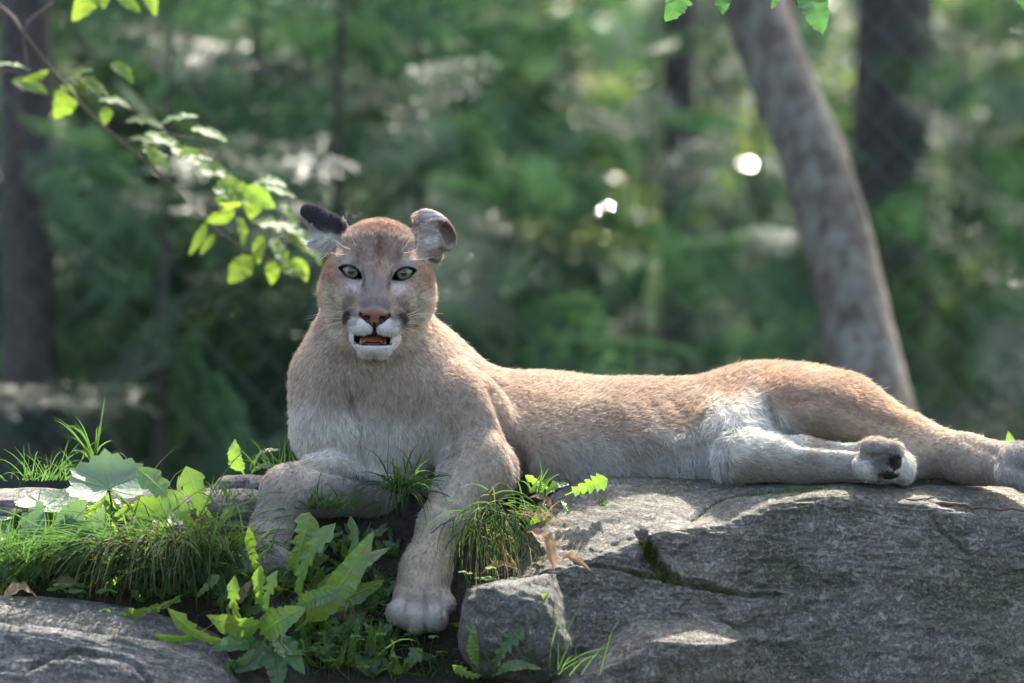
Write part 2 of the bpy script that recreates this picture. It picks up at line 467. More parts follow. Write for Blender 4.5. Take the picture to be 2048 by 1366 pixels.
# --- coat: colour, length and lie of the hair over the body
# photo x, y : coat colour with displayed light and shade left in (sRGB 0-255), hair length mm, lie (right, down, towards the lens)
COAT = [
 (1080, 775, (196,158,130), 13, (1, .10, 0)), (1300, 790, (190,150,122), 14, (1, .12, 0)), (1450, 765, (194,150,116), 14, (1, .05, 0)),
 (1560, 755, (196,148,110), 15, (1, .15, 0)), (1700, 785, (192,146,108), 16, (1, .4, 0)), (1785, 830, (212,166,124), 20, (.8, .6, 0)),
 (1100, 850, (196,166,142), 17, (1, .35, 0)), (1250, 850, (188,154,128), 19, (1, .4, 0)), (1370, 830, (188,152,124), 20, (.9, .4, 0)),
 (1100, 930, (206,192,184), 24, (.8, .6, 0)), (1200, 940, (212,206,204), 30, (.7, .7, 0)), (1290, 900, (184,166,152), 30, (.6, .8, 0)),
 (1310, 940, (206,202,204), 34, (.5, .8, .2)), (1370, 880, (206,198,190), 34, (.3, .9, .2)), (1400, 940, (216,216,222), 36, (.2, .9, .2)), (1440, 850, (228,222,216), 36, (-.2, .8, .3)),
 (1500, 830, (240,234,228), 36, (.3, .7, .3)), (1420, 905, (222,220,222), 34, (-.1, 1, .3)), (1530, 850, (236,232,228), 28, (.6, .6, .2)),
 (1580, 800, (194,152,118), 15, (.9, .4, 0)), (1640, 860, (184,150,122), 15, (1, .35, 0)), (1740, 860, (194,158,128), 14, (1, .4, 0)),
 (1850, 885, (206,172,142), 13, (1, .35, 0)), (1880, 930, (168,148,138), 12, (1, .3, 0)), (1960, 905, (196,166,142), 11, (1, .2, 0)),
 (1990, 930, (176,160,150), 11, (.6, .6, 0)), (2045, 915, (140,132,130), 11, (.6, .6, .3)), (2030, 965, (176,168,162), 11, (0, .6, .5)),
 (1480, 895, (212,204,194), 18, (1, .1, 0)), (1580, 890, (208,200,190), 13, (1, .05, 0)), (1680, 900, (194,185,175), 12, (1, .05, 0)),
 (1500, 945, (176,162,148), 14, (.8, .4, 0)), (1600, 935, (166,152,142), 12, (1, .1, 0)), (1690, 940, (176,164,156), 11, (1, .1, 0)),
 (1725, 935, (208,202,196), 10, (.5, .3, .4)), (1750, 895, (150,142,138), 10, (.6, .3, .4)), (1765, 925, (104,98,97), 8, (.7, .3, .3)), (1815, 940, (232,226,220), 15, (.5, .6, 0)),
 (620, 690, (194,164,142), 15, (-.4, 1, 0)), (600, 760, (198,172,152), 17, (-.3, 1, 0)), (690, 720, (188,158,132), 16, (-.1, 1, .1)),
 (760, 745, (190,164,136), 18, (0, 1, .1)), (840, 700, (192,162,136), 15, (.4, 1, 0)), (900, 720, (194,162,138), 14, (.7, .7, 0)),
 (960, 770, (196,160,134), 14, (.9, .5, 0)), (690, 790, (182,152,126), 19, (.1, 1, .1)), (790, 800, (190,164,140), 18, (0, 1, .1)),
 (620, 850, (216,204,194), 20, (-.1, 1, 0)), (690, 860, (226,218,208), 24, (.3, 1, .1)), (750, 870, (218,208,198), 24, (-.2, 1, .1)),
 (830, 880, (212,200,188), 22, (0, 1, .1)), (820, 940, (236,230,220), 24, (.1, 1, .1)), (740, 925, (232,226,218), 24, (.1, 1, .1)), (640, 905, (220,210,202), 20, (.2, .9, 0)),
 (900, 800, (190,162,138), 14, (.4, 1, 0)), (940, 870, (186,162,140), 13, (.3, 1, 0)), (1010, 870, (200,168,144), 13, (.6, .8, 0)),
 (1000, 930, (190,166,144), 13, (.3, 1, 0)), (930, 950, (194,172,150), 13, (-.2, 1, 0)), (890, 1010, (194,172,150), 11, (-.5, 1, 0)),
 (870, 1080, (184,158,132), 10, (-.3, 1, 0)), (830, 1110, (188,162,136), 10, (-.3, 1, 0)), (850, 1150, (186,160,134), 9, (-.1, 1, 0)), (850, 1190, (176,152,134), 8, (-.1, .9, .3)),
 (800, 1225, (172,160,154), 8, (-.1, .8, .4)), (850, 1245, (168,158,154), 8, (0, .7, .5)), (900, 1200, (178,162,148), 8, (.2, .9, .2)),
 (620, 935, (208,186,166), 13, (-.7, .6, 0)), (580, 965, (184,162,144), 12, (-.6, .8, 0)), (540, 1000, (166,148,132), 11, (-.3, 1, 0)),
 (680, 980, (160,150,148), 14, (-.8, .4, .2)), (630, 990, (168,158,154), 14, (-.8, .4, .2)), (720, 970, (150,140,136), 14, (-.8, .4, .2)),
 (520, 1070, (178,156,136), 10, (-.2, 1, 0)), (560, 1080, (160,146,136), 10, (-.1, 1, 0)), (525, 1125, (150,140,136), 9, (0, .8, .4)),
]
def coat_field(V):
    px, py, Y = project(V)
    A = np.array([c[:2] for c in COAT], float)
    C = lin(np.array([c[2] for c in COAT]) / 255.)
    g_ = C.mean(1, keepdims=True); C = (g_ + (C - g_) * .60) * 1.03 * np.array([.965, 1.0, .96])
    Ln = np.array([c[3] for c in COAT], float)
    Dr = np.array([[c[4][0], -c[4][2], -c[4][1]] for c in COAT], float)
    Dr /= np.linalg.norm(Dr, axis=1, keepdims=True)
    wob = fbm(V * 26, 3, 5)
    wob2 = fbm(V * 26 + 40, 3, 9)
    x, y = px + 16 * wob, py + 14 * wob2
    n = len(V); oc = np.zeros((n, 3)); ol = np.zeros(n); od = np.zeros((n, 3))
    for i in range(0, n, 40000):
        j = slice(i, i + 40000)
        d2 = (x[j, None] - A[:, 0]) ** 2 + ((y[j, None] - A[:, 1]) * 1.25) ** 2
        wt = 1 / (d2 + 300) ** 2.2
        wt /= wt.sum(1, keepdims=True)
        oc[j] = wt @ C; ol[j] = wt @ Ln; od[j] = wt @ Dr
    return oc, ol, od
def g2(u, v, cu, cv, ru, rv):
    return np.exp(-((u - cu) / ru) ** 2 - ((v - cv) / rv) ** 2)
def head_field(V, N):
    """markings of the face, in the head's own frame"""
    L = hlocal(V)
    u, v, wf = L[:, 0], L[:, 1], L[:, 2]
    u = u + 2.5 * vnoise(V * 190, 3); v = v + 2.5 * vnoise(V * 190 + 9, 4)
    a = np.abs(u)
    s = lambda c: lin(np.array(c) / 255.)
    C = np.tile(s((176, 154, 134)), (len(V), 1))
    def put(c, wt):
        nonlocal C
        wt = np.clip(wt, 0, 1)[:, None]; C = C * (1 - wt) + s(c) * wt
    put((168, 150, 136), sm(-10, 30, v) * sm(100, 70, a))                 # forehead
    put((142, 102, 78), sm(72, 100, v) * sm(86, 60, a))                    # russet crown
    put((172, 136, 108), sm(72, 96, a) * sm(-45, -10, v) * sm(45, 10, v)) # temples
    put((224, 212, 190), sm(-12, -55, v) * sm(54, 74, a))                 # pale cheeks
    put((196, 166, 140), sm(92, 108, a) * sm(-10, -50, v))
    put((136, 125, 118), sm(50, 24, a) * sm(14, -22, v))                   # grey bridge of the nose
    put((152, 144, 142), g2(u, v, 0, -58, 18, 18) * .8)
    put((140, 124, 112), g2(a, v, 50, -52, 20, 26) * .9)                  # grey-brown flank of the muzzle
    put((208, 199, 194), g2(a, v, 47, -30, 15, 15) * .9)                 # pale patch under each eye
    put((224, 214, 208), g2(a, v, 66, 20, 18, 8) * .9)                         # pale brow
    put((216, 206, 196), g2(a, v, 34, 6, 8, 11) * .9)
    put((120, 104, 96), g2(a, v, 40, 34, 7, 15) * .7)                     # frown marks
    put((122, 84, 68), g2(u, v, 2, 48, 7, 34) * .85)                      # dark line down the forehead
    put((128, 92, 74), g2(u, v, 10, 46, 16, 18) * .5)
    put((60, 52, 50), g2(a, v, 26, -20, 4.5, 17) * .8)                    # tear lines
    put((134, 118, 108), sm(36, 46, a) * sm(-52, -64, v) * sm(-92, -78, v) * sm(72, 60, a) * (wf > 0))
    pad = sm(-84, -92, v + .12 * a) * sm(58, 48, a) * (wf > 10)
    put((238, 236, 230), pad)                                             # white whisker pads
    put((30, 25, 25), (1.25 * g2(a, v, 58, -93, 8, 15) + .7 * g2(a, v, 50, -84, 9, 6)) * (wf > 0))
    put((240, 240, 234), sm(-116, -126, v) * sm(4, -4, a - 54 + .52 * (-118 - v)) * (wf > -35))  # white chin
    spots = sum(np.exp(-((a - (36 + 5.5 * i)) ** 2 + (v + 92 + 6 * r_ + 1.5 * i) ** 2) / 5.) for r_ in range(3) for i in range(4))
    put((60, 52, 48), spots * .6 * pad)
    Ln = 8 + 0 * v
    Ln = np.where(v > 60, 10, Ln)
    Ln = Ln + 9 * sm(60, 90, a) * sm(0, -60, v)
    Ln = Ln * (1 - .42 * sm(46, 30, a) * sm(10, -20, v))
    Ln = np.where(pad > .4, 7, Ln)
    Ln = np.where((v < -130) & (a < 60), 7, Ln)
    Ln = Ln * (1 - .5 * np.exp(-((a - 53) ** 2 + v ** 2) / 26 ** 2))
    Dh = np.stack([u, v + 78, -0.35 * np.hypot(u, v + 78) - 6], 1)
    dn = (v < -112)
    Dh[dn] = np.stack([u * .8, -30 + 0 * u, -14 + 0 * u], 1)[dn]
    Dh[pad > .4] = np.stack([np.sign(u) * 16, -9 + 0 * u, -7 + 0 * u], 1)[pad > .4]
    # ears
    er = (u > 76) & (v > 22) & (u + v > 118) | (u > 104) & (v > 10) | (u > 58) & (v > 92); el = (u < -80) & (v > 28) & (v - u > 126) | (u < -66) & (v > 68) & (v - u > 150)
    front = N[:, 1] < -.1
    ear = er | el
    inner = er & front & ((((u - 133) * .59 + (v - 80) * .81) / 38) ** 2 + (((u - 133) * .81 - (v - 80) * .59) / 21) ** 2 < 1)
    ew_ = er * sm(66, 92, u + .12 * (v - 60)); put((104, 96, 94), ew_); put((176, 166, 158), front * ew_ * .6)
    put((224, 216, 208), (er & front & (u < 126)) * sm(-.5, .5, vnoise(V * np.array([60, 60, 420]), 12)) * sm(70, 96, u) * .55)
    put((128, 104, 88), inner * sm(112, 126, u) * .9)
    put((236, 230, 222), (er & front) * g2(u, v, 100, 62, 22, 15))
    eb = v - .67 * np.maximum(0, -110 - u)
    put((160, 152, 146), el * sm(75, 70, eb)); put((50, 47, 55), el * sm(70, 75, eb))
    put((242, 240, 232), el * g2(u, v, -116, 50, 28, 18) * 1.5)
    Ln = np.where(ear, 5.2, Ln); Ln = np.where(inner, 3.5 + 6 * sm(126, 108, u), Ln)
    Ln = np.where(er & front & (u < 124) & (v < 108), 11, Ln)
    Ln = np.where(el & (g2(u, v, -116, 50, 28, 18) > .35), 24, Ln)
    ew = np.stack([np.sign(u) * .75, .6 + 0 * u, -.2 + 0 * u], 1); Dh[ear] = ew[ear] * 40
    k_ = el & (g2(u, v, -116, 50, 28, 18) > .35); Dh[k_] = (-20, -26, 4)
    k_ = er & front & (u < 124); Dh[k_] = (30, 8, 12)
    c, s_ = math.cos(ROLL), math.sin(ROLL)
    W = np.stack([Dh[:, 0] * c - Dh[:, 1] * s_, -Dh[:, 2], Dh[:, 0] * s_ + Dh[:, 1] * c], 1)
    W /= np.linalg.norm(W, axis=1, keepdims=True) + 1e-9
    # bare skin: nose leather, lips, mouth, eye rims
    L0 = hlocal(V); u, v, wf = L0.T; a = np.abs(u)
    bare = np.zeros(len(V)); SK = np.tile(s((122, 76, 56)), (len(V), 1))
    tri = (wf > 72) & (v < -74 + 3.2 * np.cos(u / 7.5)) & (v > -108) & (a < np.interp(v, [-108, -100, -94, -86, -76], [5, 8, 12, 27, 29]))
    bare[tri] = 1
    nost = tri & (((a - 18) / 11) ** 2 + ((v + 92) / 5.5) ** 2 < 1); SK[nost] = s((14, 10, 10))
    rim = (wf > 60) & (v < -76) & (v > -103) & ~tri & (a < np.interp(v, [-103, -94, -86, -76], [14, 25, 32, 30])); bare[rim] = 1; SK[rim] = s((26, 20, 20))
    phil = (a < 3.6) & (v < -98) & (v > -122) & (wf > 40) | (wf > 60) & (v < -99) & (v > -110) & (a < np.interp(v, [-110, -99], [4, 14])) & ~tri
    bare[phil] = 1; SK[phil] = s((24, 18, 18))
    q = np.maximum(np.abs(u + 4) - 36, np.abs(v + 134 - .0022 * (u + 4) ** 2) - 11)
    mo = (q < 2.5) & (wf < 84) & (wf > 5) & (N[:, 1] > -.86) | (q < -1) & (wf < 40) & (wf > 0)
    bare[mo] = 1; SK[mo] = s((30, 18, 18)); mi = mo & (wf < 30); SK[mi] = s((90, 34, 28))
    for es in EYES:
        d = lens(es, L0)
        k_ = (d < 1.8) & (wf > -40) & (wf < 40); bare[k_] = 1; SK[k_] = s((18, 15, 15))
    return C, Ln, W, bare, SK
def coat(V, N):
    oc, ol, od = coat_field(V)
    L = hlocal(V)
    r = np.sqrt((L[:, 0] / 118) ** 2 + ((L[:, 1] + 20) / 150) ** 2)
    hw = sm(1.12, .92, r) * sm(-150, -100, L[:, 2])
    ear = (L[:, 1] > 22) & (np.abs(L[:, 0]) > 76)
    hw = np.where(ear, 1, hw)
    hw = np.where((L[:, 1] < -174 + .004 * L[:, 0] ** 2) , 0, hw)
    m = hw > 0
    bare = np.zeros(len(V)); SK = oc.copy()
    if m.any():
        C, Ln, W, b, sk = head_field(V[m], N[m])
        h = hw[m][:, None]
        oc[m] = oc[m] * (1 - h) + C * h; ol[m] = ol[m] * (1 - h[:, 0]) + Ln * h[:, 0]; od[m] = od[m] * (1 - h) + W * h
        bare[m] = b * (hw[m] > .5); SK[m] = sk
    # pads of the sideways hind paw
    px, py, Y = project(V)
    pad = (((px - 1790) / 14) ** 2 + ((py - 922) / 20) ** 2 < 1) & (Y < -.02) | (((px - 1776) / 22) ** 2 + ((py - 950) / 9) ** 2 < 1) & (Y < -.03)
    bare[pad] = 1; SK[pad] = lin(np.array((30, 27, 26)) / 255)
    return oc, ol, od, bare, SK

# body mesh
oc, ol, od, bare, SK = coat(CV, CN)
body_col = np.where(bare[:, None] > .5, SK, oc * .8)
me = np_mesh('body', CV, CQ); vcol(me, 'coat', body_col); vcol(me, 'bare', np.repeat(bare[:, None], 3, 1))
m = NB('skin_and_undercoat')
ca = m.n('Attribute', attribute_name='coat'); ba = m.n('Attribute', attribute_name='bare')
bp = m.n('Bump', i_Strength=.25, i_Distance=.001, i_Height=m.noise(900, 3))
pr = m.n('BsdfPrincipled', i_Base_Color=ca.outputs['Color'], i_Normal=bp)
m.put(pr.inputs['Roughness'], m.ramp(ba.outputs['Fac'], [(0, .95), (1, .42)]))
m.put(pr.inputs['Specular IOR Level'], m.ramp(ba.outputs['Fac'], [(0, .05), (1, .5)]))
MAT_SKIN = m.surf(pr)
cougar = empty('cougar', P(760, 965, .05))
tag(cougar, 'tawny cougar lying along the rock with its mouth open, facing the lens', 'cougar')
def cpart(name, me, mat, parent=None):
    o = obj(name, me, mat); pa = parent or cougar; o.parent = pa
    if pa is cougar: o.matrix_parent_inverse = Matrix.Translation(-Vector(cougar.location))
    return o
body = cpart('body', me, MAT_SKIN)

# hair
m = NB('fur')
ca = m.n('Attribute', attribute_name='fur_color')
hi = m.n('HairInfo')
tipc = m.mix(m.ramp(hi.outputs['Intercept'], [(0, .75), (.5, 1.0), (1, 1.12)]), (0, 0, 0), ca.outputs['Color'], 'MIX')
d1 = m.n('BsdfDiffuse', i_Color=tipc)
d2 = m.n('BsdfTranslucent', i_Color=tipc)
mx = m.n('MixShader', i_0=.42, i_1=d1.outputs[0], i_2=d2.outputs[0])
gl = m.n('BsdfHairPrincipled') if False else m.n('BsdfGlossy', i_Roughness=.45, i_Color=(.75, .72, .68))
mx2 = m.n('MixShader', i_0=.07, i_1=mx.outputs[0], i_2=gl.outputs[0])
MAT_FUR = m.surf(mx2)
def tri_areas(V, Q):
    T = np.concatenate([Q[:, [0, 1, 2]], Q[:, [0, 2, 3]]])
    a = np.linalg.norm(np.cross(V[T[:, 1]] - V[T[:, 0]], V[T[:, 2]] - V[T[:, 0]]), axis=1) / 2
    return T, a
TT, TA = tri_areas(CV, CQ)
tn = CN[TT].mean(1); tc = CV[TT].mean(1)
view = np.array([0, -D, HC]) - tc; view /= np.linalg.norm(view, axis=1, keepdims=True)
fac = (tn * view).sum(1)
wt = TA * np.where(fac > -.35, 1.0, .18)
lh = hlocal(tc); inhead = sm(1.15, .9, np.sqrt((lh[:, 0] / 118) ** 2 + ((lh[:, 1] + 20) / 150) ** 2)) * (lh[:, 2] > -120)
inhead = np.maximum(inhead, (lh[:, 1] > 22) & (np.abs(lh[:, 0]) > 76))
wt *= 1 + 2.6 * inhead
wt /= wt.sum()
N_HAIR = 380000
ti = rng.choice(len(TT), N_HAIR, p=wt)
r1, r2 = np.sqrt(rng.random(N_HAIR)), rng.random(N_HAIR)
bc = np.stack([1 - r1, r1 * (1 - r2), r1 * r2], 1)
RP = (CV[TT[ti]] * bc[:, :, None]).sum(1); RN = (CN[TT[ti]] * bc[:, :, None]).sum(1)
RN /= np.linalg.norm(RN, axis=1, keepdims=True)
oc, ol, od, bare, SK = coat(RP, RN)
keep = bare < .5
RP, RN, oc, ol, od = RP[keep], RN[keep], oc[keep], ol[keep], od[keep]
n = len(RP)
def unit(a): return a / (np.linalg.norm(a, axis=1, keepdims=True) + 1e-9)
tang = unit(od - (od * RN).sum(1, keepdims=True) * RN)
# tufts: neighbouring hairs lean together
cl = np.stack([fbm(RP * 70 + k * 31, 2, 20 + k) for k in range(3)], 1)
cf = np.stack([vnoise(RP * 260 + k * 17, 30 + k) for k in range(3)], 1)
messy = sm(18, 34, ol)
jit = rng.normal(size=(n, 3))
dirn = unit(tang + cl * (.28 + .75 * messy)[:, None] + cf * (.36 + .2 * messy)[:, None] + jit * .15)
dirn = dirn - np.minimum((dirn * RN).sum(1, keepdims=True), 0) * RN
hl0 = hlocal(RP); hd_ = sm(1.1, .9, np.sqrt((hl0[:, 0] / 118) ** 2 + ((hl0[:, 1] + 20) / 150) ** 2))
lift = .30 + .16 * rng.random(n) + .10 * messy
ln = ol * .001 * rng.uniform(.6, 1.05, n) * np.where(hd_ > .5, 1.0, .86)
long_ = rng.random(n) < .012; ln[long_] *= 1.5; lift[long_] += .15
PTS = 5
t = np.linspace(0, 1, PTS)
d0 = unit(RN * (lift + .35)[:, None] + dirn)
d1_ = unit(RN * (lift - .22)[:, None] + dirn)
pos = np.zeros((n, PTS, 3), np.float32)
start = RP - RN * .0012
pos[:, 0] = start
for k in range(1, PTS):
    dd = unit(d0 * (1 - t[k]) + d1_ * t[k] + cf * (.12 * t[k]))
    pos[:, k] = pos[:, k - 1] + dd * (ln / (PTS - 1))[:, None]
# agouti: some hairs pale, some dark-tipped
br = rng.normal(1.0, .22, n) * (1 + .16 * fbm(RP * 55, 3, 77)) * (1 + .30 * vnoise(RP * np.array([210, 210, 210]), 78))
hl_ = hlocal(RP); hd = sm(1.1, .9, np.sqrt((hl_[:, 0] / 118) ** 2 + ((hl_[:, 1] + 20) / 150) ** 2))
brg = np.exp(-(hl_[:, 0] / 36) ** 2) * sm(14, -20, hl_[:, 1]) * sm(-92, -70, hl_[:, 1]) * hd
dark = rng.random(n) < (.10 + .16 * hd + .25 * brg)
br[dark] *= .5
colr = np.clip(oc * (1.12 + .20 * hd)[:, None] * np.clip(br, .3, 1.5)[:, None], 0, .95)
def hair_object(name, pos, rad, colr, mat, parent):
    n, k, _ = pos.shape
    hc_ = bpy.data.hair_curves.new(name)
    hc_.add_curves([k] * n)
    hc_.points.foreach_set('position', np.ascontiguousarray(pos, np.float32).ravel())
    ra = hc_.attributes.get('radius') or hc_.attributes.new('radius', 'FLOAT', 'POINT')
    ra.data.foreach_set('value', np.ascontiguousarray(rad, np.float32).ravel())
    at = hc_.attributes.new('fur_color', 'FLOAT_COLOR', 'CURVE')
    at.data.foreach_set('color', np.concatenate([colr, np.ones((n, 1))], 1).astype(np.float32).ravel())
    hc_.materials.append(mat)
    o = bpy.data.objects.new(name, hc_); col.objects.link(o); o.parent = parent
    return o
wid = np.where(hd > .5, .00013, .00021) * rng.uniform(.75, 1.25, n)
rad = wid[:, None] * np.array([1, 1, .9, .65, .15])[None]
fur = hair_object('fur', pos, rad, colr, MAT_FUR, body)
tag(fur, kind='stuff')
print('fur', n, time.time() - T0)

# --- eyes
m = NB('eyeball')
tc_ = m.n('TexCoord'); sx = m.n('SeparateXYZ', i_0=tc_.outputs['Object'])
rr = m.math('SQRT', m.math('ADD', m.math('POWER', sx.outputs[0], 2.0), m.math('POWER', sx.outputs[2], 2.0)))
fib = m.noise(9, 3, .6, tc_.outputs['Object'])
rr2 = m.math('ADD', rr, m.math('MULTIPLY', m.math('SUBTRACT', fib, .5), .05))
ic = m.ramp(rr2, [(0, (.004, .004, .004)), (.235, (.005, .005, .004)), (.275, (.05, .045, .025)), (.36, (.13, .125, .07)), (.55, (.22, .22, .14)), (.64, (.06, .06, .035)), (.72, (.012, .010, .009)), (1, (.02, .016, .014))])
MAT_EYE = m.surf(m.n('BsdfPrincipled', i_Base_Color=ic, i_Roughness=.06, i_Coat_Weight=.35, i_Coat_Roughness=.03))
m = NB('eyelid_skin'); MAT_LID = m.surf(m.n('BsdfPrincipled', i_Base_Color=(.012, .010, .010), i_Roughness=.45))
def sphere_mesh(name, nu=32, nv=20):
    V, Q = [], []
    for j in range(nv + 1):
        th = math.pi * (.002 + .996 * j / nv)
        for i in range(nu):
            ph = 2 * math.pi * i / nu
            V.append((math.sin(th) * math.cos(ph), -math.cos(th), math.sin(th) * math.sin(ph)))
    for j in range(nv):
        for i in range(nu):
            Q.append((j*nu+i, (j+1)*nu+i, (j+1)*nu+(i+1) % nu, j*nu+(i+1) % nu))
    return np_mesh(name, V, Q)
def tube(path, rad, seg=6, closed=False):
    """swept tube -> (V, Q)"""
    path = np.asarray(path, float); n = len(path); rad = np.broadcast_to(rad, (n,))
    T = np.gradient(path, axis=0)
    if closed: T = np.roll(path, -1, 0) - np.roll(path, 1, 0)
    T /= np.linalg.norm(T, axis=1, keepdims=True) + 1e-12
    up = np.array([.31, .17, .93]); A = np.cross(T, up); bad = np.linalg.norm(A, axis=1) < .15
    A[bad] = np.cross(T[bad], [1, 0, 0]); A /= np.linalg.norm(A, axis=1, keepdims=True); B = np.cross(T, A)
    an = np.arange(seg) / seg * 2 * math.pi
    V = path[:, None] + rad[:, None, None] * (np.cos(an)[None, :, None] * A[:, None] + np.sin(an)[None, :, None] * B[:, None])
    Q = []
    for i in range(n if closed else n - 1):
        for j in range(seg):
            Q.append((i*seg+j, i*seg+(j+1) % seg, ((i+1) % n)*seg+(j+1) % seg, ((i+1) % n)*seg+j))
    return V.reshape(-1, 3), np.array(Q)
eye_me = sphere_mesh('eye')
gaze = Vector((0, -D, HC + .03))
for es in EYES:
    c = Vector(HP(es * IRIS_U, IRIS_V, EYE_W))
    e = cpart('eye', eye_me, MAT_EYE)
    e.scale = (EYE_R * HS,) * 3; e.location = c
    e.rotation_euler = (gaze - c).to_track_quat('-Y', 'Z').to_euler()
    # dark rim of the lids
    R1 = (LID_HALF ** 2 + LID_UP ** 2) / (2 * LID_UP); R2 = (LID_HALF ** 2 + LID_LOW ** 2) / (2 * LID_LOW)
    path, rw_ = [], []
    for i in range(56):
        f = i / 56
        if f < .5: x = -LID_HALF + 4 * LID_HALF * f; y = math.sqrt(max(R1**2 - x*x, 0)) - (R1 - LID_UP)
        else: x = LID_HALF - 4 * LID_HALF * (f - .5); y = -(math.sqrt(max(R2**2 - x*x, 0)) - (R2 - LID_LOW))
        x *= 1.06
        rw_.append((1.9 if f < .5 else 1.4) * (1.25 if x > LID_HALF * .7 or x < -LID_HALF * .8 else 1))
        c_, q_ = math.cos(LID_T), math.sin(LID_T)
        uu, vv = es * (LID_U + x * c_ - y * q_), LID_V + x * q_ + y * c_
        rd = math.hypot(uu - es * IRIS_U, vv - IRIS_V)
        wz = EYE_W + math.sqrt(max(24.5 ** 2 - min(rd, 23) ** 2, 20)) - .16 * max(0, rd - 16)
        path.append(HP(uu, vv, wz))
    V, Q = tube(path, np.array(rw_) * HS, 6, True)
    cpart('eyelid', np_mesh('eyelid', V, Q), MAT_LID)
# --- tongue, teeth, whiskers
m = NB('tongue'); MAT_TONGUE = m.surf(m.n('BsdfPrincipled', i_Base_Color=(.40, .12, .075), i_Roughness=.3, i_Normal=m.n('Bump', i_Strength=.4, i_Distance=.001, i_Height=m.noise(700, 2))))
m = NB('tooth'); MAT_TOOTH = m.surf(m.n('BsdfPrincipled', i_Base_Color=(.48, .37, .17), i_Roughness=.3))
m = NB('gum'); MAT_GUM = m.surf(m.n('BsdfPrincipled', i_Base_Color=(.30, .10, .07), i_Roughness=.4))
def grid_mesh(name, fn, nu, nv):
    V = [fn(i / nu, j / nv) for j in range(nv + 1) for i in range(nu + 1)]
    Q = [(j*(nu+1)+i, j*(nu+1)+i+1, (j+1)*(nu+1)+i+1, (j+1)*(nu+1)+i) for j in range(nv) for i in range(nu)]
    return np_mesh(name, V, Q)
def tongue_fn(a, b):
    th = (a - .5) * math.pi * 1.2
    wz = 12 + 44 * b; k = math.sqrt(max(1 - max(0, (b - .55) / .45) ** 2, .0))
    return HP(-3 + 24 * math.sin(th) * (.55 + .45 * k), -140 + 16 * math.cos(th) * k + 1.5 * abs(math.sin(th)), wz)
cpart('tongue', grid_mesh('tongue', tongue_fn, 14, 12), MAT_TONGUE)
def gum_fn(a, b):
    th = (a - .5) * 2
    return HP(-3 + 31 * th, -144.5 + 3.5 * math.sin(b * math.pi), 52 - 26 * th ** 2 + 6 * math.cos(b * math.pi))
cpart('gum', grid_mesh('gum', gum_fn, 16, 6), MAT_GUM)
def tooth(u, v, wz, h, r, lean):
    path = [HP(u + lean * k * k, v + h * k, wz - 3 * k * k) for k in np.linspace(0, 1, 6)]
    V, Q = tube(path, np.array([1, 1.05, .95, .75, .5, .12]) * r * HS, 7)
    cpart('tooth', np_mesh('tooth', V, Q), MAT_TOOTH)
tooth(-26, -147, 40, 16, 4.4, -1); tooth(20, -147, 40, 16, 4.4, 1)
m = NB('whisker'); d1 = m.n('BsdfDiffuse', i_Color=(.85, .82, .76)); d2 = m.n('BsdfTranslucent', i_Color=(.85, .82, .76))
MAT_WHISK = m.surf(m.n('MixShader', i_0=.4, i_1=d1.outputs[0], i_2=d2.outputs[0]))
WH = [  # photo pixels: root, tip, droop
 ((694, 628), (612, 634), 4), ((693, 633), (607, 640), 5), ((694, 638), (613, 645), 3), ((694, 646), (640, 656), 3), ((695, 652), (655, 684), 3),
 ((698, 656), (664, 676), 2), ((697, 659), (656, 692), 4), ((700, 662), (660, 700), 5), ((694, 640), (628, 668), 4),
 ((812, 634), (886, 627), 3), ((812, 639), (868, 636), 3), ((811, 645), (864, 650), 4), ((811, 647), (858, 657), 4), ((808, 656), (850, 676), 4),
 ((806, 660), (832, 682), 3), ((805, 664), (826, 698), 4), ((804, 666), (818, 690), 3), ((812, 630), (850, 612), -2), ((694, 622), (640, 618), -2),
 ((703, 499), (668, 478), -3), ((692, 508), (660, 504), -2), ((802, 500), (826, 466), -4), ((806, 506), (846, 490), -3), ((812, 517), (868, 513), -3), ((712, 492), (702, 468), -2)]
for (x0, y0), (x1, y1), dr in WH:
    path = []
    brow = y0 < 530
    for k in np.linspace(0, 1, 9):
        q = P(x0 + (x1 - x0) * k, y0 + (y1 - y0) * k - dr * math.sin(k * math.pi) * 1.2, 0)
        yy = (-.052 + .035 * k) if not brow else (-.005 - .02 * k)
        path.append(P(x0 + (x1 - x0) * k, y0 + (y1 - y0) * k - dr * math.sin(k * math.pi) * 1.2, yy))
    V, Q = tube(path, np.linspace(.00042, .00012, 9), 4)
    cpart('whisker', np_mesh('whisker', V, Q), MAT_WHISK, body)
print('cougar done', time.time() - T0)
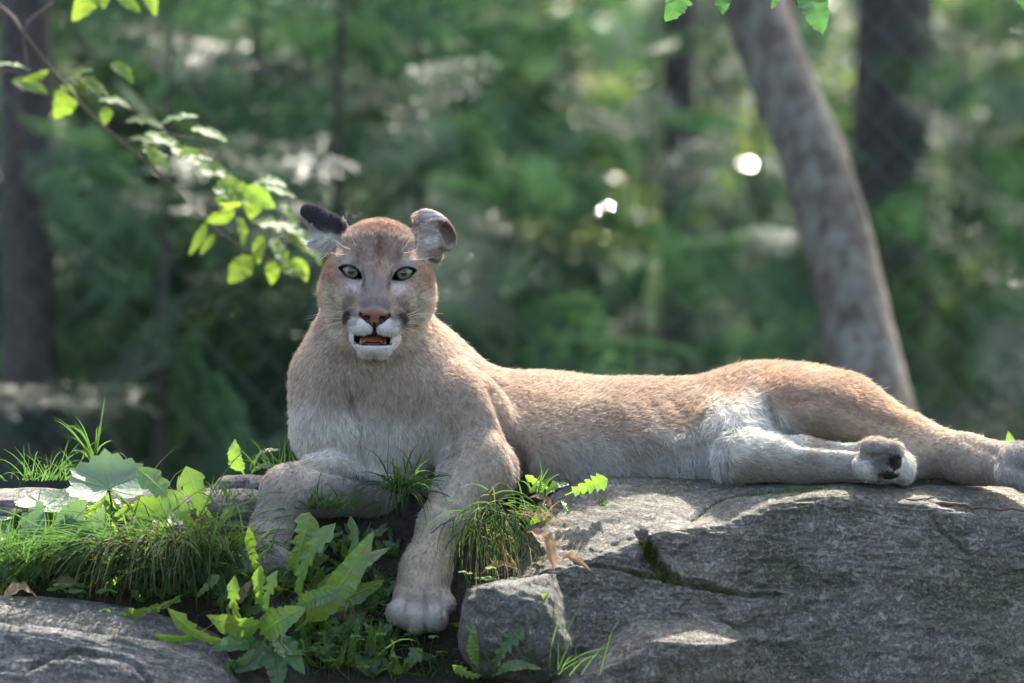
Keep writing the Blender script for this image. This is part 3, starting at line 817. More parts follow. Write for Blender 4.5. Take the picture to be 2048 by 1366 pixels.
# ================================================================== GROUND AND ROCKS
def rock_material(name, base, dark, pale, green, gscale=1.0, lichen=.5):
    m = NB(name)
    tc = m.n('TexCoord').outputs['Object']
    mp = m.n('Mapping', i_Vector=tc); mp.inputs['Scale'].default_value = (1, 1, 1.9)      # bedding runs level
    big = m.noise(5.5 * gscale, 5, .6, tc, .4)
    mid = m.noise(22 * gscale, 6, .65, mp.outputs[0], .3)
    strat = m.noise(48 * gscale, 6, .75, mp.outputs[0], .5)
    fine = m.noise(420 * gscale, 3, .6, tc)
    c = m.mix(m.ramp(mid, [(.3, 0), (.7, 1)]), dark, base)
    c = m.mix(m.ramp(big, [(.50, 0), (.62, .8)]), c, green)
    c = m.mix(m.math('MULTIPLY', m.ramp(strat, [(.60, 0), (.68, 1)]), .55), c, dark)
    li = m.noise(34 * gscale, 5, .75, tc, .6)
    lm = m.math('MULTIPLY', m.ramp(li, [(.56, 0), (.60, 1)]), m.ramp(m.noise(4.2, 3, .5, tc), [(.45, 0), (.58, lichen)]))
    c = m.mix(lm, c, pale)
    c = m.mix(m.ramp(fine, [(.3, .6), (.55, 0)]), c, dark)
    c = m.mix(m.ramp(m.noise(130 * gscale, 4, .7, mp.outputs[0]), [(.5, 0), (.75, .55)]), c, pale)
    h = m.math('ADD', m.math('MULTIPLY', strat, .9), m.math('ADD', m.math('MULTIPLY', fine, .22), m.math('MULTIPLY', mid, .8)))
    h = m.math('ADD', h, m.math('MULTIPLY', lm, .12))
    flake = m.ramp(m.noise(75 * gscale, 6, .75, tc, .3), [(.47, 0), (.53, 1)])
    h = m.math('ADD', m.math('MULTIPLY', h, .6), m.math('MULTIPLY', flake, .45))
    c = m.mix(m.math('MULTIPLY', m.ramp(m.noise(75 * gscale, 6, .75, tc, .3), [(.42, 1), (.47, 0)]), .6), c, dark)
    b = m.n('Bump', i_Strength=1.0, i_Distance=.012, i_Height=h)
    return m.surf(m.n('BsdfPrincipled', i_Base_Color=c, i_Roughness=.82, i_Normal=b, **{'i_Specular_IOR_Level': .35}))
MAT_ROCK = rock_material('boulder_stone', (.335, .315, .265), (.105, .10, .08), (.48, .465, .415), (.12, .124, .07))
MAT_SLAB = rock_material('slab_stone', (.28, .268, .248), (.10, .097, .09), (.37, .36, .335), (.16, .165, .13), .8, .3)
MAT_PALE = rock_material('pale_stone', (.34, .31, .28), (.15, .135, .12), (.44, .42, .39), (.22, .22, .17), 1.3, .4)
MAT_SMALL = rock_material('mossy_stone', (.25, .25, .22), (.11, .115, .10), (.40, .40, .36), (.10, .12, .065), 1.4, .4)

def poly_dist(px, py, pts_):
    d = np.full(px.shape, 1e9)
    for (x0, y0), (x1, y1) in zip(pts_[:-1], pts_[1:]):
        dx, dy = x1 - x0, y1 - y0
        t = np.clip(((px - x0) * dx + (py - y0) * dy) / (dx * dx + dy * dy), 0, 1)
        d = np.minimum(d, np.hypot(px - x0 - t * dx, py - y0 - t * dy))
    return d
def in_poly(px, py, pts_):
    ins = np.zeros(px.shape, bool); n = len(pts_)
    for i in range(n):
        x0, y0 = pts_[i]; x1, y1 = pts_[i - 1]
        c = ((y0 > py) != (y1 > py)) & (px < (x1 - x0) * (py - y0) / (y1 - y0 + 1e-9) + x0)
        ins ^= c
    return ins
def catmull(tab, t):
    """rows of control values (k, ...) sampled smoothly at t in 0..k-1"""
    tab = np.asarray(tab, float); k = len(tab)
    i = np.clip(np.floor(t).astype(int), 0, k - 2); f = (t - i)
    f = f.reshape(f.shape + (1,) * (tab.ndim - 1))
    g = lambda j: tab[np.clip(j, 0, k - 1)]
    a, b, c, d = g(i - 1), g(i), g(i + 1), g(i + 2)
    return b + .5 * f * (c - a + f * (2*a - 5*b + 4*c - d + f * (3*(b - c) + d - a)))
def P_arr(px, py, Y):
    dx, dz = (px - 1024) / FPX, (683 - py) / FPX
    ct, st = math.cos(TILT), math.sin(TILT)
    dy, dzz = ct + dz * st, -st + dz * ct
    t = (Y + D) / dy
    return np.stack([dx * t, Y + 0 * t, HC + dzz * t], -1)
def profile_rock(cols, rows_fn, nrow_ctrl, nx, ny, tw=None):
    """cols: photo x of control columns; rows_fn(px) -> list of (py, Y); returns grid of points"""
    ctrl = np.array([[*zip(*rows_fn(c))] for c in cols], float)      # (nc, 2, nr)
    u = np.linspace(0, len(cols) - 1, nx)
    pxs = catmull(np.array(cols, float)[:, None], u)[:, 0]
    cc = catmull(ctrl, u)                                           # (nx, 2, nr)
    tv = np.linspace(0, nrow_ctrl - 1, ny) if tw is None else tw
    g = catmull(np.moveaxis(cc, 2, 0), tv)                          # (ny, nx, 2)
    return P_arr(np.broadcast_to(pxs, g.shape[:2]), g[..., 0], g[..., 1])
def grid_quads(ny, nx, flip=False):
    i = np.arange(ny * nx).reshape(ny, nx)
    q = np.stack([i[:-1, :-1], i[:-1, 1:], i[1:, 1:], i[1:, :-1]], -1).reshape(-1, 4)
    return q[:, ::-1] if flip else q
def grid_normals(G):
    n = np.cross(np.gradient(G, axis=1), np.gradient(G, axis=0))
    n /= np.linalg.norm(n, axis=-1, keepdims=True) + 1e-12
    return n
# --- the big boulder
bx = [960, 1020, 1060, 1100, 1150, 1200, 1250, 1300, 1350, 1450, 1560, 1700, 1850, 2048, 2250, 2500, 2800]
e4 = [1085, 1060, 1030, 1004, 985, 972, 964, 962, 962, 961, 961, 966, 969, 985, 1000, 1020, 1060]
e5 = [1205, 1180, 1155, 1135, 1120, 1106, 1086, 1064, 1054, 1040, 1000, 990, 1003, 1030, 1050, 1090, 1150]
def boulder_rows(px):
    a, b = np.interp(px, bx, e4), np.interp(px, bx, e5)
    back = .22 * float(sm(1110, 960, px)) + .3 * float(sm(2300, 2800, px))
    y5 = -.115 - .075 * float(sm(1580, 1300, px)) + back
    y4 = .015 + back
    za = a
    return [(1500, .95), (za + 30, .80), (za + 2, .45), (za + 14, .22), (za + 2, y4 + .05), (a, y4), ((a + b) / 2 - 5, (y4 + y5) / 2), (b, y5), (b + 14, y5 - .02), (b + 60, y5 - .035),
            (b + 130, y5 - .055), (1250 + (b - 1040) * .4, y5 - .075), (1380, y5 - .11), (1520, y5 - .12), (1750, y5 - .05)]
tw = np.concatenate([np.linspace(0, 4, 40)[:-1], np.linspace(4, 8, 110)[:-1], np.linspace(8, 13, 190)[:-1], np.linspace(13, 14, 12)])
G = profile_rock(bx, boulder_rows, 15, 460, 0, tw)
Ng = grid_normals(G)
px, py, Yg = project(G)
up = Ng[..., 2:3] if Ng[..., 2].mean() > -2 else 0
sgn = 1.0 if Ng[150, 200, 2] > 0 or Ng[250, 200, 1] < 0 else -1.0
Ng = Ng * sgn
st = np.stack([G[..., 0] * 5, G[..., 1] * 5, G[..., 2] * 20 + G[..., 0] * 1.5], -1)
disp = .016 * fbm(G * 6, 3, 41) + .008 * fbm(st * 1.6, 5, 42) + .004 * (1 - 2 * np.abs(fbm(st * 4.5, 4, 43))) + .006 * np.round(3 * fbm(G * np.array([9, 9, 16]), 4, 46)) / 3
topm = sm(.35, .8, Ng[..., 2])
disp = disp * (1 - .35 * topm)
# pitted, flaking face
pit = fbm(np.stack([G[..., 0] * 22, G[..., 1] * 22, G[..., 2] * 60], -1), 4, 44)
flk = sm(.0, .3, fbm(G * 5 + 9, 3, 45))
disp = disp - .008 * sm(.02, .22, pit) * flk * (1 - topm)
disp = disp - np.where(py > 1040, .011, 0) * np.exp(-(poly_dist(px, py + 3 * fbm(G * 40, 2, 3), [(1150, 1128), (1230, 1138), (1300, 1153), (1390, 1174), (1500, 1192), (1560, 1190)]) / 4.2) ** 2)
wedge = [(1270, 1068), (1300, 1070), (1318, 1105), (1356, 1166), (1326, 1162), (1296, 1128), (1280, 1096)]
pw = in_poly(px + 20 * fbm(G * 34, 4, 7), py + 20 * fbm(G * 34, 4, 8), wedge).astype(float)
for k in range(3): pw[1:-1, 1:-1] = (pw[1:-1, 1:-1] * 2 + pw[2:, 1:-1] + pw[:-2, 1:-1] + pw[1:-1, 2:] + pw[1:-1, :-2]) / 6
disp = disp - .024 * pw
disp = disp - .008 * (.6 + .8 * fbm(G * 18, 2, 90)) * np.exp(-(poly_dist(px, py + 7 * fbm(G * 16, 3, 91), [(1275, 1068), (1282, 1052), (1300, 1044), (1390, 1040), (1412, 1020), (1450, 1000), (1540, 986)]) / 3.6) ** 2)
disp = disp - .008 * np.exp(-(poly_dist(px, py, [(1860, 1020), (1880, 1060), (1940, 1110)]) / 3.0) ** 2)
disp = disp - .016 * np.exp(-(poly_dist(px, py + 6 * fbm(G * 30, 2, 4), [(1290, 1260), (1230, 1275), (1190, 1300), (1130, 1312), (1110, 1400)]) / 7.) ** 2) * (py > 1200)
G2 = G + Ng * disp[..., None]
BOULDER_G = G2; BOULDER_N = Ng; BOULDER_PX = (px, py)
boulder = obj('boulder', np_mesh('boulder', G2.reshape(-1, 3), grid_quads(*G2.shape[:2], flip=(sgn < 0))), MAT_ROCK)
tag(boulder, 'big grey boulder with a mossy crack that the cougar lies on', 'boulder')
# moss in the crack and along the ledge
m = NB('moss'); tcm = m.n('TexCoord').outputs['Object']
cm = m.ramp(m.noise(160, 3, .6, tcm), [(.3, (.04, .055, .018)), (.55, (.12, .15, .045)), (.75, (.24, .26, .10))])
MAT_MOSS = m.surf(m.n('BsdfPrincipled', i_Base_Color=cm, i_Roughness=.95))
def blades(n, base, up, h, w, bend=.5, seed=0):
    """n thin upright tufts as triangles -> (V, T)"""
    r = np.random.default_rng(seed)
    side = unit(np.cross(up, r.normal(size=(n, 3))))
    h = np.broadcast_to(h, (n,))[:, None]; w = np.broadcast_to(w, (n,))[:, None]
    tip = base + unit(up + r.normal(size=(n, 3)) * bend) * h
    V = np.stack([base - side * w, base + side * w, tip], 1).reshape(-1, 3)
    return V, np.arange(3 * n).reshape(-1, 3)
def moss_on(name, mask, n, h, label, seed, parent):
    ii = np.argwhere(mask); r = np.random.default_rng(seed)
    k = ii[r.integers(0, len(ii), n)]
    b = BOULDER_NEW[k[:, 0], k[:, 1]] + r.normal(size=(n, 3)) * .0012
    u_ = BOULDER_N[k[:, 0], k[:, 1]] * .6 + np.array([0, -.2, .5])
    V, T = blades(n, b, unit(u_), h * r.uniform(.4, 1.2, n), .0007, .5, seed)
    o = obj(name, np_mesh(name, V, tris=T), MAT_MOSS, parent); tag(o, kind='stuff')
    return o
BOULDER_NEW = G2
inn = (poly_dist(px, py, [(1284, 1074), (1300, 1100), (1330, 1150), (1350, 1166)]) + 9 * fbm(G * 70, 3, 15) < 8) & (Ng[..., 1] < .5) | (poly_dist(px, py, [(1240, 1140), (1300, 1155), (1390, 1174), (1480, 1190)]) + 7 * fbm(G * 50, 3, 16) < 1.5) & (py > 1100)
moss_on('moss', inn, 7000, .012, '', 1, boulder)
led = (poly_dist(px, py, [(1385, 1042), (1412, 1020), (1450, 1000), (1540, 986), (1640, 983)]) < 3.5) & (Yg < .05)
moss_on('moss', led, 1500, .005, '', 2, boulder)

def blob_rock(name, px0, py0, Y0, rx, ry, rd, mat, label, seed=0, flat=.25, rough=.12, rot=0, cuts=(), group=None, nu=72, nv=44, blocky=2.6):
    """a weathered stone: super-ellipsoid with planes cut off and bedded noise"""
    th = np.linspace(0, math.pi, nv); ph = np.linspace(0, 2 * math.pi, nu, endpoint=False)
    th, ph = np.meshgrid(th, ph, indexing='ij')
    d = np.stack([np.sin(th) * np.cos(ph), np.sin(th) * np.sin(ph), np.cos(th)], -1)
    rr = (np.abs(d) ** blocky).sum(-1) ** (-1 / blocky)
    V = d * rr[..., None]
    for nx_, nz_, off, ny_ in cuts:
        n_ = np.array([nx_, ny_, nz_], float); n_ /= np.linalg.norm(n_)
        e = np.maximum((V * n_).sum(-1) - off, 0); V = V - e[..., None] * n_ * .85
    f = 1 + rough * fbm(V * 1.6 + seed * 7.1, 4, seed) + .05 * fbm(V * np.array([4, 4, 12]) + seed, 4, seed + 3) + .02 * fbm(V * 16 + seed, 3, seed + 5)
    V = V * f[..., None]
    s_ = SC(Y0)
    V = V * np.array([rx * s_, rd, ry * s_])
    c, q = math.cos(R(rot)), math.sin(R(rot))
    V = np.stack([V[..., 0] * c - V[..., 2] * q, V[..., 1], V[..., 0] * q + V[..., 2] * c], -1)
    Vf = V.reshape(-1, 3)
    i = np.arange(nv * nu).reshape(nv, nu); j = np.roll(i, -1, 1)
    Q = np.stack([i[:-1], i[1:], j[1:], j[:-1]], -1).reshape(-1, 4)
    o = obj(name, np_mesh(name, Vf, Q), mat); o.location = P(px0, py0, Y0)
    tag(o, label, 'rock', group)
    return o
blob_rock('rock', 1040, 1248, -.25, 118, 116, .13, MAT_SMALL, 'rounded mossy rock beside the cougar\'s hanging paw, propped against the boulder', 3, cuts=((-.3, .9, .72, .1), (.8, .5, .8, -.3)), rot=-8, nu=110, nv=70)
blob_rock('rock', 1290, 1350, -.275, 215, 120, .09, MAT_ROCK, 'pale lichen-crusted block at the foot of the big boulder', 11, cuts=((-.4, .8, .7, -.3), (.5, .8, .75, -.2)), rot=14, nu=110, nv=70)
# --- the slab on the left
sx_ = [-700, -400, -150, 0, 120, 240, 340, 420, 470, 520, 580]
sa = [1165, 1175, 1185, 1194, 1204, 1216, 1236, 1262, 1290, 1330, 1390]
def slab_rows(px):
    a = float(np.interp(px, sx_, sa)); bk = .12 * float(sm(400, 580, px))
    return [(a + 70, -.12 + bk), (a + 14, -.19 + bk), (a, -.245 + bk), (a + 22, -.32 + bk), (a + 52, -.40 + bk), (a + 64, -.425 + bk), (a + 100, -.45 + bk), (a + 150, -.49 + bk), (a + 260, -.52 + bk), (a + 420, -.50 + bk)]
G = profile_rock(sx_, slab_rows, 10, 330, 220)
Ng = grid_normals(G)
if Ng[60, 150, 2] < 0: Ng = -Ng; fl = True
else: fl = False
st = np.stack([G[..., 0] * 4, G[..., 1] * 4, G[..., 2] * 22 + G[..., 0] * 4], -1)
lay = fbm(st * 1.3, 4, 61)
disp = .014 * fbm(G * 6, 3, 60) + .009 * np.round(lay * 5) / 5 + .004 * fbm(st * 6, 4, 62)
px, py, Yg = project(G)
disp = disp - .010 * np.exp(-(poly_dist(px, py + 5 * fbm(G * 30, 2, 9), [(-100, 1240), (60, 1246), (180, 1262), (300, 1268), (420, 1292)]) / 4.) ** 2)
disp = disp - .010 * np.exp(-(poly_dist(px, py + 8 * fbm(G * 30, 2, 9), [(60, 1330), (150, 1310), (270, 1330), (330, 1400)]) / 5.) ** 2)
G2 = G + Ng * disp[..., None]
slab = obj('rock_slab', np_mesh('rock_slab', G2.reshape(-1, 3), grid_quads(*G2.shape[:2], flip=fl)), MAT_SLAB)
tag(slab, 'flat grey rock slab with cracked layers under the grass clump', 'rock')
# stones behind the clump and under the folded foreleg
blob_rock('rock', 50, 1020, .02, 125, 42, .10, MAT_PALE, 'low flat stone behind the big round leaf, dark hollow beneath it', 21, rough=.18)
blob_rock('rock', 470, 1018, -.02, 90, 40, .09, MAT_PALE, 'pale sunlit stone under the cougar\'s folded foreleg', 22, rough=.16)
blob_rock('rock', 430, 1058, -.07, 95, 22, .05, MAT_SLAB, 'thin grey ledge of stone below the pale sunlit stone', 23, rough=.12, rot=3)
blob_rock('rock', 500, 985, .10, 75, 36, .07, MAT_SLAB, 'dark grey stone behind the cougar\'s folded foreleg', 24, rough=.2)
blob_rock('rock', 1890, 962, .12, 120, 22, .09, MAT_PALE, 'pale stone showing below the cougar\'s outstretched hind leg', 25, rough=.1)

# --- ground sheet
def ground_z(X, Y):
    zp = np.interp(Y, [-6, -3, -1, -.5, -.28, -.16, -.06, .06, .2, .45, .8, 1.6, 4, 10, 16, 30, 60, 120, 3000], [-.9, -.8, -.52, -.40, -.27, -.165, -.075, -.03, -.022, -.05, -.3, -.58, -.66, -.66, -.5, .05, .95, 2.2, 30])
    dip = sm(-.42, -.27, X) * sm(.3, .05, X) * (Y < .08) * sm(.05, -.12, Y) * sm(-1.2, -.4, Y)
    nz = .5 * fbm(np.stack([X * .25, Y * .25, 0 * X], -1), 3, 80) * sm(2, 8, Y) + .02 * fbm(np.stack([X * 9, Y * 9, 0 * X], -1), 4, 81) * sm(3, 1, np.abs(Y))
    low = sm(-.02, .12, X) * sm(.6, -.05, Y)
    return zp - .085 * dip + nz - .02 * sm(-.75, -1.6, X) * (Y < 1) - .32 * low - .10 * sm(-.45, -.6, X) * sm(-.1, -.2, Y) * sm(-2, -.6, Y)
def dense(a, b, lo, hi, f, c):
    return graded(lo, hi, a, b, f, c)
gxs = np.concatenate([[-900, -300, -120, -60, -30, -15, -8, -5, -3.4, -2.4, -1.8, -1.4], np.arange(-1.15, .5, .012), [.55, .7, .9, 1.2, 1.6, 2.2, 3, 4.5, 7, 12, 25, 50, 110, 300, 900]])
gys = np.concatenate([[-60, -25, -10, -6, -4, -2.5, -1.6, -1.1, -.85], np.arange(-.7, .55, .012), [.6, .7, .8, .95, 1.15, 1.4, 1.8, 2.3, 3, 4, 5, 6.5, 8, 10, 12, 14, 16, 18, 20, 23, 26, 30, 36, 45, 60, 90, 140, 300, 900, 2500]])
XX, YY = np.meshgrid(gxs, gys)
ZZ = ground_z(XX, YY)
m = NB('forest_soil'); tcg = m.n('TexCoord').outputs['Object']
near = m.ramp(m.noise(70, 5, .65, tcg), [(.3, (.018, .014, .011)), (.6, (.045, .035, .028)), (.8, (.085, .066, .05))])
litter = m.ramp(m.noise(9, 5, .7, tcg), [(.28, (.025, .020, .013)), (.48, (.075, .055, .038)), (.60, (.13, .092, .068)), (.68, (.03, .06, .02))])
sy = m.n('SeparateXYZ', i_0=tcg)
farf = m.n('MapRange', i_0=sy.outputs[1], i_1=.6, i_2=3.0)
cg = m.mix(farf.outputs[0], near, litter)
hb = m.math('ADD', m.noise(120, 5, .7, tcg), m.math('MULTIPLY', m.noise(30, 3, .6, tcg), 2.0))
MAT_SOIL = m.surf(m.n('BsdfPrincipled', i_Base_Color=cg, i_Roughness=.95, i_Normal=m.n('Bump', i_Strength=.8, i_Distance=.012, i_Height=hb)))
ground = obj('ground', np_mesh('ground', np.stack([XX, YY, ZZ], -1).reshape(-1, 3), grid_quads(*XX.shape)), MAT_SOIL)
tag(ground, kind='structure')
print('rocks', time.time() - T0)
# ================================================================== NEAR PLANTS
def leaf_material(name, top, vein, trans, rough=.35, gloss=.5, spread=.25, mottled=0.0):
    m = NB(name)
    at = m.n('Attribute', attribute_name='rib'); oi = m.n('ObjectInfo'); tc = m.n('TexCoord').outputs['Object']
    v = m.n('HueSaturation', i_Color=top)
    m.put(v.inputs['Value'], m.math('ADD', m.math('MULTIPLY', oi.outputs['Random'], spread * 2), 1 - spread))
    m.put(v.inputs['Hue'], m.math('ADD', m.math('MULTIPLY', oi.outputs['Random'], .03), .485))
    c = m.mix(m.math('MULTIPLY', m.ramp(m.noise(90, 4, .6, tc), [(.35, 0), (.7, 1)]), .55), v.outputs[0], vein)
    c = m.mix(m.math('MULTIPLY', at.outputs['Fac'], .7), c, vein)
    if mottled: c = m.mix(m.ramp(m.noise(45, 3, .5, tc), [(.6, 0), (.68, mottled)]), c, (.16, .09, .03))
    bp = m.n('Bump', i_Strength=.6, i_Distance=.003, i_Height=m.math('ADD', m.noise(140, 4, .6, tc), m.math('MULTIPLY', at.outputs['Fac'], 1.2)))
    pr = m.n('BsdfPrincipled', i_Base_Color=c, i_Roughness=rough, i_Normal=bp, i_Specular_IOR_Level=gloss)
    tr = m.n('BsdfTranslucent', i_Color=m.mix(.6, c, trans))
    return m.surf(m.n('MixShader', i_0=.48, i_1=pr.outputs[0], i_2=tr.outputs[0]))
MAT_LEAF = leaf_material('dandelion_leaf', (.045, .135, .048), (.15, .25, .10), (.33, .56, .03), .25, .7, mottled=.45)
MAT_ROUND = leaf_material('round_leaf', (.11, .20, .15), (.20, .28, .20), (.20, .36, .05), .5, .4)
MAT_SORREL = leaf_material('sorrel_leaf', (.09, .20, .07), (.16, .26, .11), (.30, .50, .07), .5, .35)
MAT_GRASS = leaf_material('grass_blade', (.045, .10, .035), (.09, .15, .06), (.12, .27, .04), .55, .25, .4)
MAT_DEADLEAF = leaf_material('dead_leaf', (.30, .20, .13), (.42, .31, .22), (.35, .17, .07), .7, .2)
MAT_BEECH = leaf_material('beech_leaf', (.06, .15, .055), (.12, .22, .08), (.38, .58, .03), .5, .3)
MAT_MAPLE = leaf_material('maple_leaf', (.05, .14, .055), (.10, .19, .08), (.08, .24, .04), .4, .45)
m = NB('twig_bark'); MAT_TWIG = m.surf(m.n('BsdfPrincipled', i_Base_Color=m.ramp(m.noise(120, 4), [(.3, (.05, .035, .028)), (.7, (.17, .125, .10))]), i_Roughness=.85))

def ground_hit(px, py, y0=-.75, y1=.6):
    Y = np.linspace(y0, y1, 400)
    p = P_arr(np.full(400, float(px)), np.full(400, float(py)), Y)
    g = ground_z(p[:, 0], p[:, 1])
    k = np.nonzero(p[:, 2] < g)[0]
    return float(Y[k[0]]) if len(k) else -.3
def outline(kind, r):
    """half-width along the midrib: stations (t, left width, right width, backward slant)"""
    if kind == 'dandelion':
        n = 4; T = [0.0]; Wd = [.06]; Sl = [0.]
        T += [.16]; Wd += [.07]; Sl += [0]
        for k in range(n):
            a = .20 + .64 * k / n; e = .35 + .65 * (k + .8) / n
            T += [a + .005, a + .05, a + .115]; Wd += [.24 + .2 * k / n, e * r.uniform(.75, 1.1), .40 + .35 * k / n]; Sl += [.0, -.04, 0]
        T += [.86, .93, 1.0]; Wd += [1.0, .55, .0]; Sl += [-.03, 0, 0]
    elif kind == 'broad':
        T = np.linspace(0, 1, 17); Wd = np.where(T < .18, .10 + T * .5, np.sin(np.clip((T - .10) / .9, 0, 1) ** .8 * math.pi) ** .7); Wd = Wd * (1 + .055 * np.where(np.arange(17) % 2, 1, -1)) * r.uniform(.92, 1.06, 17); Wd[-1] = 0; Sl = np.where(np.arange(17) % 2, -.012, 0)
    elif kind == 'ovate':
        T = np.linspace(0, 1, 9); Wd = np.sin(np.clip(T, 0, 1) ** .8 * math.pi) ** .8 * (1 + .06 * np.where(np.arange(9) % 2, 1, -1)); Wd[0] = .03; Wd[-1] = 0; Sl = 0 * T
    else:
        T = np.linspace(0, 1, 8); Wd = np.sin(np.clip(T, 0.02, 1) * math.pi * .5 + .0) * (1 - T ** 3) + .1; Wd[-1] = 0; Sl = 0 * T
    tab = np.stack([np.array(T, float), np.array(Wd, float), np.array(Sl, float)], 1)
    q = catmull(tab, np.linspace(0, len(tab) - 1, 2 * len(tab) - 1))
    q[:, 0] = np.maximum.accumulate(q[:, 0]); q[:, 1] = np.maximum(q[:, 1], 0)
    return q[:, 0], q[:, 1], q[:, 2]
def leaf_verts(B, Tp, width, roll=0., bend=.15, fold=.25, kind='dandelion', seed=0, curl=0., wav=.06):
    """leaf from base B to tip Tp (world); roll 0 shows its face to the lens"""
    r = np.random.default_rng(seed)
    B, Tp = np.array(B, float), np.array(Tp, float)
    d = Tp - B; L = np.linalg.norm(d); d /= L
    vw = np.array([0, -1., .04]); side = np.cross(d, vw)
    if np.linalg.norm(side) < .05: side = np.cross(d, [1., 0, 0])
    side /= np.linalg.norm(side); nn = np.cross(side, d)
    c, q = math.cos(R(roll)), math.sin(R(roll))
    side, nn = side * c + nn * q, nn * c - side * q
    T, Wd, Sl = outline(kind, r)
    lat = np.array([-1, -.55, -.12, 0, .12, .55, 1])
    V = np.zeros((len(T), 7, 3)); rib = np.zeros((len(T), 7))
    arc = np.sin(T * math.pi) * bend * L - curl * L * T ** 3
    wv = wav * width * np.sin(T * 17 + r.uniform(0, 6)) + .03 * width * r.normal(size=len(T))
    bow = np.sin(T * math.pi) * L * r.uniform(-.10, .10)
    for j, l in enumerate(lat):
        wl = Wd * width * .5 * (r.uniform(.85, 1.1, len(T)) if abs(l) == 1 else 1)
        al = abs(l)
        t_ = T + Sl * (al > .5) * (1 if al == 1 else .5)
        off = (al ** 1.3) * fold * wl + wv * al * (1 if l > 0 else -1) * np.minimum(Wd, 1)
        V[:, j] = B + d * (t_ * L)[:, None] + side * (l * wl + bow)[:, None] + nn * (arc + off)[:, None]
        rib[:, j] = 1.0 if l == 0 else (.25 if al < .2 else .55 * (np.arange(len(T)) % 3 == 0))
    return V.reshape(-1, 3), grid_quads(len(T), 7), rib.ravel()
def leaf_obj(name, V, Q, rib, mat, parent=None):
    me = np_mesh(name, V, Q); vcol(me, 'rib', np.repeat(rib[:, None], 3, 1))
    o = obj(name, me, mat)
    if parent is not None:
        o.parent = parent; o.matrix_parent_inverse = Matrix.Translation(-Vector(parent.location))
    return o
_ls = [100]
def hero(parent, base, tip, width, roll=0, bend=.12, fold=.25, kind='dandelion', mat=None, Yb=None, dY=-.02, stem=True, curl=0.):
    """one leaf: photo pixels of base and tip; the base stands on the ground, the tip dY metres nearer or farther"""
    _ls[0] += 1
    Yb = ground_hit(*base) if Yb is None else Yb
    B, T_ = P(*base, Yb), P(*tip, Yb + dY)
    V, Q, rib = leaf_verts(B, T_, width * .74 * SC(Yb), roll, bend, fold, kind, _ls[0], curl)
    return leaf_obj('leaf', V, Q, rib, mat or MAT_LEAF, parent)
def plant(name, px, py, label, cat='plant', group=None, Y=None):
    Y = ground_hit(px, py) if Y is None else Y
    o = empty(name, P(px, py, Y)); tag(o, label, cat, group); return o, Y

# --- dandelions that can be told apart
p, Y = plant('dandelion', 410, 1095, 'dandelion with two bright backlit lobed leaves behind the grass clump', Y=-.12)
hero(p, (424, 1100), (372, 932), 78, 6, .10, .12, Yb=-.10, dY=-.02); hero(p, (400, 1090), (272, 934), 84, -28, .30, .15, Yb=-.12, dY=-.03)
hero(p, (404, 1100), (358, 950), 40, 60, .1, .3, Yb=-.11, dY=.02); hero(p, (430, 1100), (510, 1150), 44, 40, .2, .3, Yb=-.15, dY=-.06)
hero(p, (438, 1120), (470, 1010), 40, 50, .15, .3, Yb=-.13, dY=-.03)
p, Y = plant('dandelion', 600, 1250, 'large dandelion rosette in front of the cougar\'s folded foreleg')
hero(p, (592, 1262), (748, 1062), 82, -12, .12, .25, 'broad', Yb=-.26, dY=-.0); hero(p, (600, 1230), (672, 1046), 66, 32, .14, .35, Yb=-.24, dY=-.02)
hero(p, (610, 1190), (498, 1052), 60, 55, .2, .3, Yb=-.22, dY=-.04); hero(p, (560, 1160), (618, 1024), 88, -18, .1, .2, Yb=-.21, dY=.0)
hero(p, (588, 1215), (690, 1180), 56, 20, .2, .3, 'broad', Yb=-.27, dY=-.04); hero(p, (600, 1225), (770, 1160), 60, -20, .15, .2, 'broad', Yb=-.22, dY=.02)
hero(p, (585, 1235), (520, 1130), 56, 48, .25, .4, Yb=-.25, dY=-.06); hero(p, (600, 1240), (780, 1095), 62, 28, .2, .25, 'broad', Yb=-.2, dY=.02)
hero(p, (640, 1180), (700, 1030), 50, -40, .2, .3, Yb=-.17, dY=.03); hero(p, (620, 1200), (610, 1060), 46, 60, .15, .4, Yb=-.22, dY=-.03)
p, Y = plant('dandelion', 500, 1280, 'dandelion with broad glossy leaves spilling over the rock slab\'s edge')
for b, t, w_, ro, be, k in (((525, 1250), (412, 1230), 74, 30, .25, 'broad'), ((520, 1270), (612, 1215), 84, 10, .2, 'broad'), ((530, 1275), (470, 1345), 66, 10, .15, 'broad'),
                            ((540, 1280), (560, 1385), 72, -10, .15, 'broad'), ((500, 1265), (335, 1215), 52, 35, .25, 'dandelion'), ((510, 1255), (470, 1150), 44, 40, .2, 'dandelion'),
                            ((550, 1270), (610, 1350), 62, 20, .2, 'broad'), ((520, 1285), (420, 1300), 60, -30, .2, 'broad'), ((550, 1250), (556, 1140), 44, 50, .2, 'dandelion')):
    hero(p, b, t, w_, ro, be, .25, k, Yb=-.31, dY=-.06)
p, Y = plant('dandelion', 330, 1225, 'low dandelion with lobed leaves lying on the grey rock slab')
hero(p, (380, 1180), (232, 1232), 40, 35, .25, .3, Yb=-.26, dY=-.05); hero(p, (430, 1245), (304, 1268), 50, 62, .1, .2, 'broad', Yb=-.33, dY=-.05); hero(p, (390, 1200), (440, 1150), 34, 30, .2, .3, Yb=-.27, dY=-.02)
p, Y = plant('dandelion', 1000, 1345, 'upright dandelion with one bright yellow-green leaf against the rounded mossy rock', Y=-.36)
